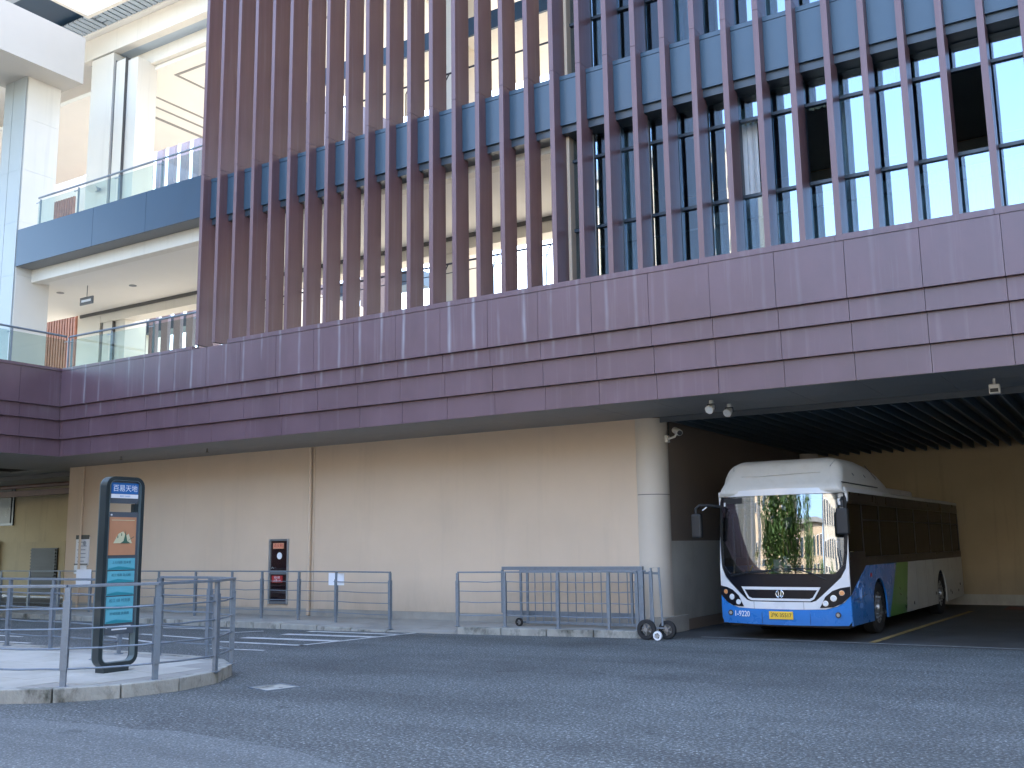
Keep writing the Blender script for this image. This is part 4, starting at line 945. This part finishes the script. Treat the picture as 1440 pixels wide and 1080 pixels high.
# black mask ring around the windscreen: lower apron + side strips + top strip
front_patch(mirc(mask_edge[:-1]+[(1.158, 1.34), (1.103, 1.315), (.98, 1.175), (.001, 1.175)]), 0, 'black_apron', 'bus_black', .024)
for s in (-1, 1):
    front_patch([(s*x, z) for x, z in [(1.104, 1.32), (1.158, 1.342), (1.18, 1.6), (1.195, 1.9), (1.198, 2.60), (1.152, 2.60), (1.147, 2.2), (1.132, 1.55)]], 0, 'screen_pillar', 'bus_black', .024)
front_patch(mirc([(.001, 1.179), (.978, 1.179), (1.10, 1.32), (1.13, 1.55), (1.145, 2.2), (1.15, 2.59), (.001, 2.60)]), 0, 'windscreen', 'glass_bus', .018)
front_patch([(-1.1, 2.47), (-.7, 2.47), (-.7, 2.575), (-1.1, 2.575)], .02, 'route_blind', 'black_plastic', .004)
for s in (-1, 1): front_patch([(s*1.06, 2.43), (s*1.10, 2.43), (s*1.10, 2.50), (s*1.06, 2.50)], .02, 'marker_lamp', 'lamp_glass', .012)
# grille surround and centre with emblem
go = [(.54, .695), (.60, .72), (.73, .94)]; gi = [(.51, .745), (.56, .765), (.655, .885)]
def ringp(o_, i_):
    a = mirc([(.001, o_[0][1])]+o_+[(.001, .94)]); return a
so_ = [(.001, .70), (.54, .70), (.61, .735), (.73, .945), (.001, .945)]
front_patch(mirc([(.001, .70), (.54, .70), (.61, .735), (.73, .945), (.70, .945), (.675, .90), (.59, .765), (.53, .74), (.001, .74)]), .026, 'grille_surround', 'bus_white', .02)
front_patch(mirc([(.001, .895), (.672, .895), (.70, .945), (.001, .945)]), .0265, 'grille_surround', 'bus_white', .02)
front_patch(mirc([(.001, .742), (.528, .742), (.588, .767), (.67, .893), (.001, .893)]), .026, 'grille', 'bus_black', .008)
em = bp(MB().cyl((0, fy(0, .82)-.034, .82), (0, fy(0, .82)-.040, .82), .075, n=28), 'emblem', 'bus_black')
for s in (-1, 1):
    pts = [(s*.068*cos(a), 0, .82+.068*sin(a)) for a in [radians(-70+140*i/10) for i in range(11)]]
    bp(MB().tube([(x, fy(0, .82)-.043, z) for x, _, z in pts], .010, 6), 'emblem_mark', 'chrome', em)
    bp(MB().tube([(s*.03, fy(0, .82)-.043, .87), (s*.022, fy(0, .82)-.043, .80), (s*.03, fy(0, .82)-.043, .765), (0, fy(0, .82)-.043, .79)], .009, 6), 'emblem_mark', 'chrome', em)
# lettering and plate
pl = bp(MB().box(-.22, .22, fy(.1, .44)-.047, fy(.1, .44)-.033, .375, .513), 'number_plate', 'plate', bevel=.004)
text('沪K·35517', .095, M['ink'], pl, (0, fy(.1, .44)-.049, .443), (pi/2, 0, 0), ext=.001, sx=.92, bold=.0)
t_ = text('1-9220', .14, M['white_print'], bus, (-.75, fy(-.75, .45)-.040, .452), (pi/2, 0, radians(-14)), ext=.0015, sx=.86, bold=.001)
# headlamps
for s in (-1, 1):
    hl = front_patch([(s*x, z) for x, z in [(.70, .585), (.92, .60), (1.06, .66), (1.2, .79), (1.2, .955), (1.05, .93), (.92, .88), (.80, .78)]], .031, 'headlamp', 'bus_black', .014)
    for (x, z, r, mt) in ((.80, .665, .048, 'lamp_glass'), (.935, .755, .052, 'lamp_glass'), (1.07, .845, .042, 'amber')):
        yy = fy(x, z)-.047; nv = Vector((s*.35*(abs(x)/1.2)**2, -1, 0)).normalized()
        c = Vector((s*x, yy, z))
        bp(MB().cyl(c, c+nv*.012, r*1.15, r*1.1, 20), 'lamp_bezel', 'chrome', hl, smooth=True)
        bp(MB().cyl(c+nv*.0125, c+nv*.022, r, r*.8, 20), 'lamp_lens', mt, hl, smooth=True)
    c = Vector((s*.99, fy(.99, .46)-.034, .465))
    fg = bp(MB().cyl(c, c+Vector((0, -.012, 0)), .05, n=20), 'fog_lamp', 'black_plastic')
    bp(MB().cyl(c+Vector((0, -.0125, 0)), c+Vector((0, -.018, 0)), .03, n=16), 'lamp_lens', 'hub', fg)
for x in (-.36, .52):
    bp(MB().bar((x, fy(x, .4)-.031, .29), (x, fy(x, .4)-.031, .54), .006, .006), 'bumper_seam', 'ink')
for x in (-.5, .42): bp(MB().bar((x, fy(x, .6)-.031, .55), (x, fy(x, .6)-.031, .68), .005, .005), 'fascia_seam', 'frame_grey')
bp(MB().box(-1.1, 1.1, .1, .5, .22, .30), 'under_tray', 'black_plastic')
# wipers
for (x0, z0, x1, z1, x2) in ((-.95, 1.13, -.2, 1.225, -.7), (.82, 1.08, .35, 1.26, .3)):
    w = bp(MB().tube([(x0, fy(x0, z0)-.04, z0), ((x0+x1)/2, fy((x0+x1)/2, 1.18)-.06, (z0+z1)/2+.02), (x1, fy(x1, z1)-.05, z1)], .014, 6), 'wiper', 'black_plastic')
    sgn = 1 if x0 < 0 else -1
    pts = [(x1-.45+k*.11, fy(x1-.45+k*.11, 1.24)-.045, z1+.015-.004*abs(k-4)) for k in range(9)]
    bp(MB().tube(pts, .009, 5), 'wiper_blade', 'ink', w)
# sides
def arch(yc, r, zb, n=14): 
    z0 = .30; out = []
    for k in range(n+1):
        a = pi - pi*k/n; z = .48 + (r)*sin(a); out.append((yc+r*.93*cos(a), z if sin(a) > .01 else zb))
    return out
W1, W2 = 1.97, 7.72; RA = .56
for s in (-1, 1):
    xs = lambda y, z, d: (s*(HW+d), y, z)
    rf = lambda poly, name, mat, d0=-.03, d1=0.0, **k: bp(MB().prism(poly, xs, d0, d1), name, mat, **k)
    a1 = arch(W1, RA, .27); a2 = arch(W2, RA, .27)
    if s > 0:
        rf([(.03, .27)] + a1 + [(2.62, .27), (3.42, 1.293), (1.12, 1.293), (.30, .93), (.03, .80)], 'side_panel', 'bus_blue')
        rf([(2.624, .27), (4.02, .27), (4.44, 1.293), (3.424, 1.293)], 'side_panel', 'bus_green')
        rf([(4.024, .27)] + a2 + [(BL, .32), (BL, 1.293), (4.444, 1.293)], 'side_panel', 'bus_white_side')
        rf([(.03, .805), (.30, .937), (1.115, 1.297), (1.115, 1.55), (.03, 1.55)], 'side_panel', 'bus_black', -.03, -.002)
        for yy in (5.15, 6.1, 6.9): rf([(yy, .28), (yy+.006, .28), (yy+.006, 1.29), (yy, 1.29)], 'panel_seam', 'frame_grey', 0, .002)
        for yy, zz in ((4.75, .42), (7.0, .52), (8.7, .50), (8.85, .45), (9.7, .47), (9.95, .62)): bp(MB().cyl((HW-.001, yy, zz), (HW+.008, yy, zz), .035, n=12), 'side_catch', 'ink')
        bp(MB().bar((HW+.003, .15, .705), (HW+.003, 1.05, .775), .004, .008), 'panel_seam', 'ink')
        rf([(1.36, 1.08), (1.44, 1.09), (1.44, 1.15), (1.36, 1.14)], 'side_reflector', 'red', 0, .01)
        t_ = text('9220', .12, M['pale_print'], bus, (HW+.002, .62, .59), (pi/2, 0, pi/2), ext=.001, sx=.85)
        # round bracket emblem
        e = [(HW+.004, .60+.20*cos(radians(a)), .86+.16*sin(radians(a))) for a in range(20, 161, 14)]
        ee = bp(MB().tube(e, .016, 5), 'side_emblem', 'pale_print')
        for dy in (-.045, .045): bp(MB().tube([(HW+.004, .60+dy*1.9, .90), (HW+.004, .60+dy, .86), (HW+.004, .60+dy, .76), (HW+.004, .60+dy*.3, .72)], .014, 5), 'emblem_stroke', 'pale_print', ee)
    else:
        rf([(.03, .27)] + a1 + [(4.0, .27), (4.0, 1.293), (.03, 1.293)], 'side_panel', 'bus_blue')
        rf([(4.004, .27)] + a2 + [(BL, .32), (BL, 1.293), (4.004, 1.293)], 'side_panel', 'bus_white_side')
    # upper black band: pillars and tinted panes
    if s > 0: rf([(.03, 1.553), (1.115, 1.553), (1.115, 1.297), (BL, 1.297), (BL, 1.42), (.03, 1.56)][0:0] or [(1.12, 1.297), (BL, 1.297), (BL, 1.45), (1.12, 1.45)], 'waist_band', 'bus_black', -.03, -.002)
    else: rf([(.03, 1.297), (BL, 1.297), (BL, 1.45), (.03, 1.45)], 'waist_band', 'bus_black', -.03, -.002)
    rf([(.10, 2.42), (BL-.06, 2.42), (BL-.1, 2.62), (.16, 2.62)], 'cant_band', 'bus_black', -.03, -.002)
    wins = [(.14, .98), (1.12, 2.25), (2.33, 3.75), (3.83, 5.25), (5.33, 6.75), (6.83, 8.25), (8.33, 9.3), (9.38, 10.2)]
    for a, b_ in wins:
        zb = 1.56 if (a < 1 and s > 0) else 1.455
        rf([(a, zb), (b_, zb), (b_, 2.415), (a, 2.415)], 'side_window', 'glass_tint', -.02, -.008)
        if a > 1: rf([(a, 2.12), (b_, 2.12), (b_, 2.145), (a, 2.145)], 'window_bar', 'ink', -.008, 0)
    for a in [1.05, 2.29, 3.79, 5.29, 6.79, 8.29, 9.34, 10.3]: rf([(a-.04, 1.455), (a+.04, 1.455), (a+.04, 2.415), (a-.04, 2.415)], 'window_pillar', 'bus_black', -.03, -.003)
    if s > 0: rf([(.05, 2.625), (2.62, 2.625), (2.66, 2.70), (.0, 2.70)], 'roof_side_trim', 'bus_white', -.02, .012); rf([(2.63, 2.625), (BL-.1, 2.625), (BL-.1, 2.68), (2.67, 2.68)], 'roof_side_trim', 'bus_white_side', -.02, .005)
# white upper A pillar tip
for s in (-1, 1): bp(MB().prism([(-.03, 2.45), (.02, 2.45), (.07, 2.70), (-.05, 2.70)], lambda y, z, d: (s*(HW-.006+d), y+.14, z), -.02, .02), 'pillar_tip', 'bus_white')
# roof, rear, floor, inner
rp = [(-1.19, 2.62), (-1.15, 2.68), (-1.0, 2.73), (0, 2.77), (1.0, 2.73), (1.15, 2.68), (1.19, 2.62)]
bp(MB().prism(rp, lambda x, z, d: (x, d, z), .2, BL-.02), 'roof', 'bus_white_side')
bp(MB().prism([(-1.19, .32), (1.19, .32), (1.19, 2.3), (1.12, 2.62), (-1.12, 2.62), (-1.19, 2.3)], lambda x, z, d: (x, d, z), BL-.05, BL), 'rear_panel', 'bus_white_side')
bp(MB().box(-1.15, 1.15, 10.0, 10.02, .5, 2.5), 'rear_inner', 'bus_inner')
bp(MB().box(-1.16, 1.16, .15, 10.3, .34, .40), 'floor', 'bus_inner')
bp(MB().box(-1.16, 1.16, .2, 10.0, 2.50, 2.53), 'inner_ceiling', 'bus_inner')
# front cap above windscreen blending into the gas-tank pod
def capsec(y, w, zt, zb=2.61, cr=.28):
    out = []
    n = 6
    out.append((w, zb)); 
    for k in range(n+1):
        a = radians(90*k/n); out.append((w-.04-cr*1.15+cr*1.15*cos(a)*1.0, zt-cr+cr*sin(a)))
    pts = out + [(-x, z) for x, z in reversed(out)]
    return pts
secs = [(-.16, 1.19, 2.66, .03), (-.14, 1.19, 2.72, .06), (-.04, 1.195, 2.80, .10), (.10, 1.18, 2.98, .22), (.20, 1.17, 3.15, .27), (.32, 1.16, 3.24, .28), (.50, 1.15, 3.285, .28), (1.6, 1.15, 3.29, .28), (2.4, 1.13, 3.25, .30), (3.0, 1.12, 3.16, .28), (3.55, 1.11, 2.98, .2), (3.85, 1.10, 2.80, .08)]
vs = []; fs = []; m_ = None
for (y, w, zt, cr) in secs:
    ring = capsec(y, w, zt, 2.612 if y < .3 else 2.70, cr)
    if m_ is None: m_ = len(ring)
    for x, z in ring:
        bow = (fy(x, 2.6)-.155) - (-.02) if y < .3 else 0
        f = max(0, 1-(y+.16)/.5)
        yy = y + (.20*(min(abs(x)/1.2, 1))**3.2)*f if y < .4 else y
        vs.append((x, yy-.03 if y < .1 else yy, z))
for i in range(len(secs)-1):
    for j in range(m_-1): fs.append((i*m_+j, i*m_+j+1, (i+1)*m_+j+1, (i+1)*m_+j))
    fs.append((i*m_+m_-1, i*m_, (i+1)*m_, (i+1)*m_+m_-1))
fs += [tuple(range(m_)), tuple((len(secs)-1)*m_+j for j in range(m_))[::-1]]
pod = bp(MB().add(vs, fs), 'roof_pod', 'bus_pod', smooth=True)
for a in pod.modifiers: a.split_angle = radians(50)
bp(MB().tube([(-.75, .13, 2.985), (-.4, .105, 2.972), (0, .10, 2.985), (.45, .11, 3.0), (.75, .135, 3.0)], .012, 5), 'pod_crease', 'bus_pod', pod)
front_patch(mirc([(.001, 2.603), (1.196, 2.603), (1.19, 2.66), (1.1, 2.70), (.001, 2.72)]), .0, 'windscreen_header', 'bus_white', .03)
for yy in (.9, 1.7, 2.5): bp(MB().bar((1.145, yy, 2.95), (.93, yy+.02, 3.24), .012, .012), 'pod_seam', 'frame_grey', pod)
bp(MB().bar((1.16, -.0, 2.795), (1.135, 2.6, 2.79), .012, .018), 'pod_lip', 'ink', pod)
for x in (-.92, .92): bp(MB().bar((x, .19, 3.10), (x*1.05, .33, 3.2), .008, .008), 'pod_seam', 'frame_grey', pod)
bp(MB().box(-.75, .75, 5.0, 7.4, 2.70, 2.90), 'roof_unit', 'bus_pod', bevel=.05)
# wheels
def bus_wheel(x, y, s):
    r = .485; w = .26; prof = [(.30, -.9), (.40, -1), (.455, -.95), (r, -.7), (r, .7), (.455, .95), (.40, 1), (.30, .9)]
    n = 36; vs = []
    for rr_, k in prof:
        for j in range(n): vs.append((x+k*w/2, y+rr_*cos(2*pi*j/n), .485+rr_*sin(2*pi*j/n)))
    K = len(prof); fs = [(i*n+j, i*n+(j+1) % n, (i+1)*n+(j+1) % n, (i+1)*n+j) for i in range(K-1) for j in range(n)]
    fs += [((K-1)*n+j, (K-1)*n+(j+1) % n, (j+1) % n, j) for j in range(n)]
    t = bp(MB().add(vs, fs), 'wheel', 'rubber', smooth=True)
    xo = x+s*w*.40
    bp(MB().cyl((x+s*w*.2, y, .485), (xo, y, .485), .29, .30, 30), 'rim', 'hub', t, smooth=True)
    bp(MB().cyl((xo, y, .485), (xo+s*.05, y, .485), .12, .10, 20), 'hub_cap', 'hub', t, smooth=True)
    for k in range(10):
        a = 2*pi*k/10; bp(MB().cyl((xo, y+.2*cos(a), .485+.2*sin(a)), (xo+s*.035, y+.2*cos(a), .485+.2*sin(a)), .016, n=8), 'wheel_nut', 'chrome', t)
    for k in range(8):
        a = 2*pi*k/8+.2; bp(MB().cyl((xo-s*.004, y+.26*cos(a), .485+.26*sin(a)), (xo+s*.004, y+.26*cos(a), .485+.26*sin(a)), .022, n=10), 'rim_hole', 'ink', t)
    # arch liner
    bp(MB().box(x-s*.30, x-s*.16, y-.6, y+.6, .35, 1.1), 'wheel_arch_liner', 'black_plastic')
for s in (-1, 1):
    for y in (W1, W2): bus_wheel(s*1.04, y, s)
# mirrors
mr = bp(MB().box(1.10, 1.31, -.30, -.17, 1.86, 2.32), 'mirror', 'black_plastic', bevel=.03, label='right mirror head hanging in front of the pillar')
bp(MB().tube([(1.12, 0, 2.44), (1.2, -.16, 2.50), (1.21, -.22, 2.45), (1.21, -.23, 2.33)], .03, 8), 'mirror_arm', 'black_plastic', mr, smooth=True)
bp(MB().box(1.09, 1.16, -.07, .0, 2.38, 2.47), 'mirror_bracket', 'bus_white', mr, bevel=.01)
ml = bp(MB().box(-1.66, -1.46, -.26, -.12, 1.84, 2.30), 'mirror', 'black_plastic', bevel=.035, label='left mirror head held far out on its arm')
bp(MB().tube([(-1.14, .02, 2.42), (-1.3, -.1, 2.45), (-1.50, -.18, 2.46), (-1.57, -.2, 2.40), (-1.57, -.2, 2.28)], .028, 8), 'mirror_arm', 'black_plastic', ml, smooth=True)
bp(MB().bar((-1.43, -.21, 2.36), (-1.35, -.19, 2.42), .04, .02), 'mirror_sticker', 'paper', ml)
# interior
bp(MB().prism([(.12, .9), (.28, 1.18), (.75, 1.16), (.85, .4), (.12, .4)], lambda y, z, d: (d, y, z), -1.1, 1.1), 'dashboard', 'black_plastic')
sw = bp(MB().tube([(.55+.22*cos(a), .80+.12*sin(a), 1.28+.17*sin(a)) for a in [2*pi*k/20 for k in range(20)]], .014, 6, True), 'steering_wheel', 'ink', smooth=True)
bp(MB().bar((.55, .80, 1.28), (.55, .62, 1.05), .05), 'steering_column', 'ink', sw)
ds = bp(MB().box(.33, .77, 1.35, 1.45, .95, 1.75), 'driver_seat', 'seat', bevel=.04); bp(MB().box(.33, .77, 1.0, 1.36, .9, 1.0), 'seat_cushion', 'seat', ds, bevel=.03)
bp(MB().box(.1, 1.1, 1.6, 1.63, .4, 2.0), 'driver_partition', 'glass_rail')
bp(MB().box(-.02, .26, .48, .55, 1.19, 1.36), 'monitor', 'ink'); bp(MB().box(-.35, -.2, .5, .62, 1.18, 1.42), 'ticket_machine', 'paper')
bp(MB().box(.28, .62, .34, .36, 1.19, 1.26), 'dash_sign', 'orange_print')
bp(MB().box(-.16, -.1, .52, .56, 1.18, 1.48), 'card_reader', 'paper')
for x, y in ((-.35, 1.1), (-.3, 2.6), (.3, 3.6), (-.3, 4.6), (.3, 5.6)): bp(MB().tube([(x, y, .4), (x, y, 2.5)], .018, 8), 'handrail_pole', 'yellow_pole', smooth=True)
bp(MB().tube([(-.75, .6, .9), (-.45, 1.2, 1.5)], .018, 8), 'handrail_pole', 'yellow_pole'); bp(MB().tube([(-1.0, .55, .95), (-.85, .75, 1.3)], .016, 8), 'handrail_pole', 'yellow_pole')
sm = MB().box(-.2, .2, 0, .42, 0, .07).box(-.2, .2, .40, .47, .07, .62).mesh('passenger_seat', M['seat'])
for y in (2.6, 3.4, 4.2, 5.0, 5.8, 6.6, 8.4):
    for x in (-.9, .9, -.5, .5):
        o_ = bpy.data.objects.new('passenger_seat', sm); COL.objects.link(o_); o_.parent = bus; o_.location = (x, y, .85)
bp(MB().cyl((-.22, .25, 2.20), (-.22, .16, 2.14), .04, .045, 14), 'cab_camera', 'camera_white', smooth=True)
hm = bp(MB().box(-.02, .12, .30, .32, 2.0, 2.2), 'inner_mirror', 'frame_grey')
for x0 in (-.7, 0): bp(MB().box(-1.17, -1.14, .3+x0+1.0, .32+x0+1.0, .5, 2.3), 'door_post', 'alu')
# red emergency hammer cord and green tag behind the driver's window
hc = bp(MB().tube([(1.10, .42, 2.05), (1.10, .47, 1.82), (1.10, .55, 1.60)], .018, 6), 'red_strap', 'red'); bp(MB().box(1.09, 1.12, .50, .60, 1.50, 1.59), 'green_tag', 'cream', hc)
bp(MB().tube([(1.12, 1.75, 2.15), (1.12, 1.9, 1.85), (1.12, 2.05, 1.60)], .02, 6), 'grab_handle', 'alu')

# ------------------------------------------------------------------ surroundings behind the camera (mirrored in the windscreen and panes), one block added for shade
def block(name, label, x0, x1, y0, y1, h, mat, cols, rows, group=None):
    t = thing(name, label, 'building', ((x0+x1)/2, y1, 0), group=group)
    part(MB().box(x0, x1, y0, y1, 0, h), 'wall', M[mat], t)
    part(MB().box(x0-.3, x1+.3, y0-.3, y1+.3, h, h+.5), 'roof', M['soffit'], t)
    cw = (x1-x0)/cols; rh = (h-1.5)/rows
    fm = MB().box(-.05, cw*.55+.05, -.02, .08, -.05, rh*.5+.05).mesh('window', M['paper']); gm = MB().box(0, cw*.55, .081, .1, 0, rh*.5).mesh('pane', M['frame'])
    for i in range(cols):
        for j in range(rows):
            w = bpy.data.objects.new('window', fm); COL.objects.link(w); w.parent = t; w.location = Vector((x0+cw*(i+.22), y1, 1.2+rh*(j+.2)))-Vector(t.location)
            p = bpy.data.objects.new('pane', gm); COL.objects.link(p); p.parent = w
    return t
block('tall_block', 'tall beige apartment block across the road behind the camera, mirrored in the window panes', -46, -28, -62, -46, 36, 'opp_wall', 6, 11)
block('low_building', 'ochre four storey building across the road, mirrored in the right half of the windscreen', -26, 0, -46, -34, 13.5, 'opp_wall', 8, 4)
block('low_building', 'pale five storey building across the road to the right of the ochre one', 2, 26, -46, -34, 16, 'opp_wall2', 8, 5)
block('tall_block', 'tall pale block added out of view right of the forecourt to shade the fin sides', 17, 32, -24, 12, 32, 'opp_wall2', 6, 10)  # unseen block, added to darken the right-facing sides of the fins
def tree_mesh(seed, h, r):
    rnd = random.Random(seed); mb = MB()
    cl = [(Vector((rnd.gauss(0, r*.42), rnd.gauss(0, r*.42), h*.62+rnd.gauss(0, h*.16))), rnd.uniform(.5, 1.1)) for _ in range(46)]
    for c, cr in cl:
        for _ in range(75):
            d = Vector((rnd.gauss(0, 1), rnd.gauss(0, 1), rnd.gauss(0, 1))).normalized()*cr*rnd.random()**.4
            p = c+d; a = Vector((rnd.gauss(0, 1), rnd.gauss(0, 1), rnd.gauss(0, 1))).normalized(); b_ = a.orthogonal().normalized(); s_ = rnd.uniform(.07, .16)
            mb.add([p-a*s_, p+b_*s_*.5, p+a*s_, p-b_*s_*.5], [(0, 1, 2, 3)])
    return mb.mesh('crown', M['leaf'])
def trunk_mesh(h):
    mb = MB(); mb.tube([(0, 0, 0), (.05, .02, h*.3), (.0, .05, h*.6)], [.2, .15, .06], 10)
    for a in range(5): mb.tube([(0.03, 0.02, h*(.3+.05*a)), (cos(a*1.3)*1.0, sin(a*1.3)*1.0, h*(.5+.05*a))], [.07, .03], 7)
    return mb.mesh('trunk', M['bark'])
tm = [tree_mesh(3, 8, 2.2), tree_mesh(9, 8, 2.0)]; trk = trunk_mesh(8)
for i, (x, y, sc, lab) in enumerate([(-14.0, -9, 1.45, 'leafy street tree behind the camera, second from the left'), (-18.0, -12.5, 1.5, 'leafy street tree behind the camera, leftmost of the row'), (-9.5, -11.5, 1.35, 'leafy street tree behind the camera, in the middle of the row'), (-2.5, -20, 1.1, 'leafy street tree behind the camera, second from the right'), (6, -21, 1, 'leafy street tree behind the camera, rightmost of the row')]):
    t = thing('street_tree', lab, 'tree', (x, y, 0), group='street trees behind the camera')
    for me, nm in ((tm[i % 2], 'crown'), (trk, 'trunk')):
        o_ = bpy.data.objects.new(nm, me); COL.objects.link(o_); o_.parent = t; o_.scale = (sc, sc, sc); o_.rotation_euler = (0, 0, i*1.3)
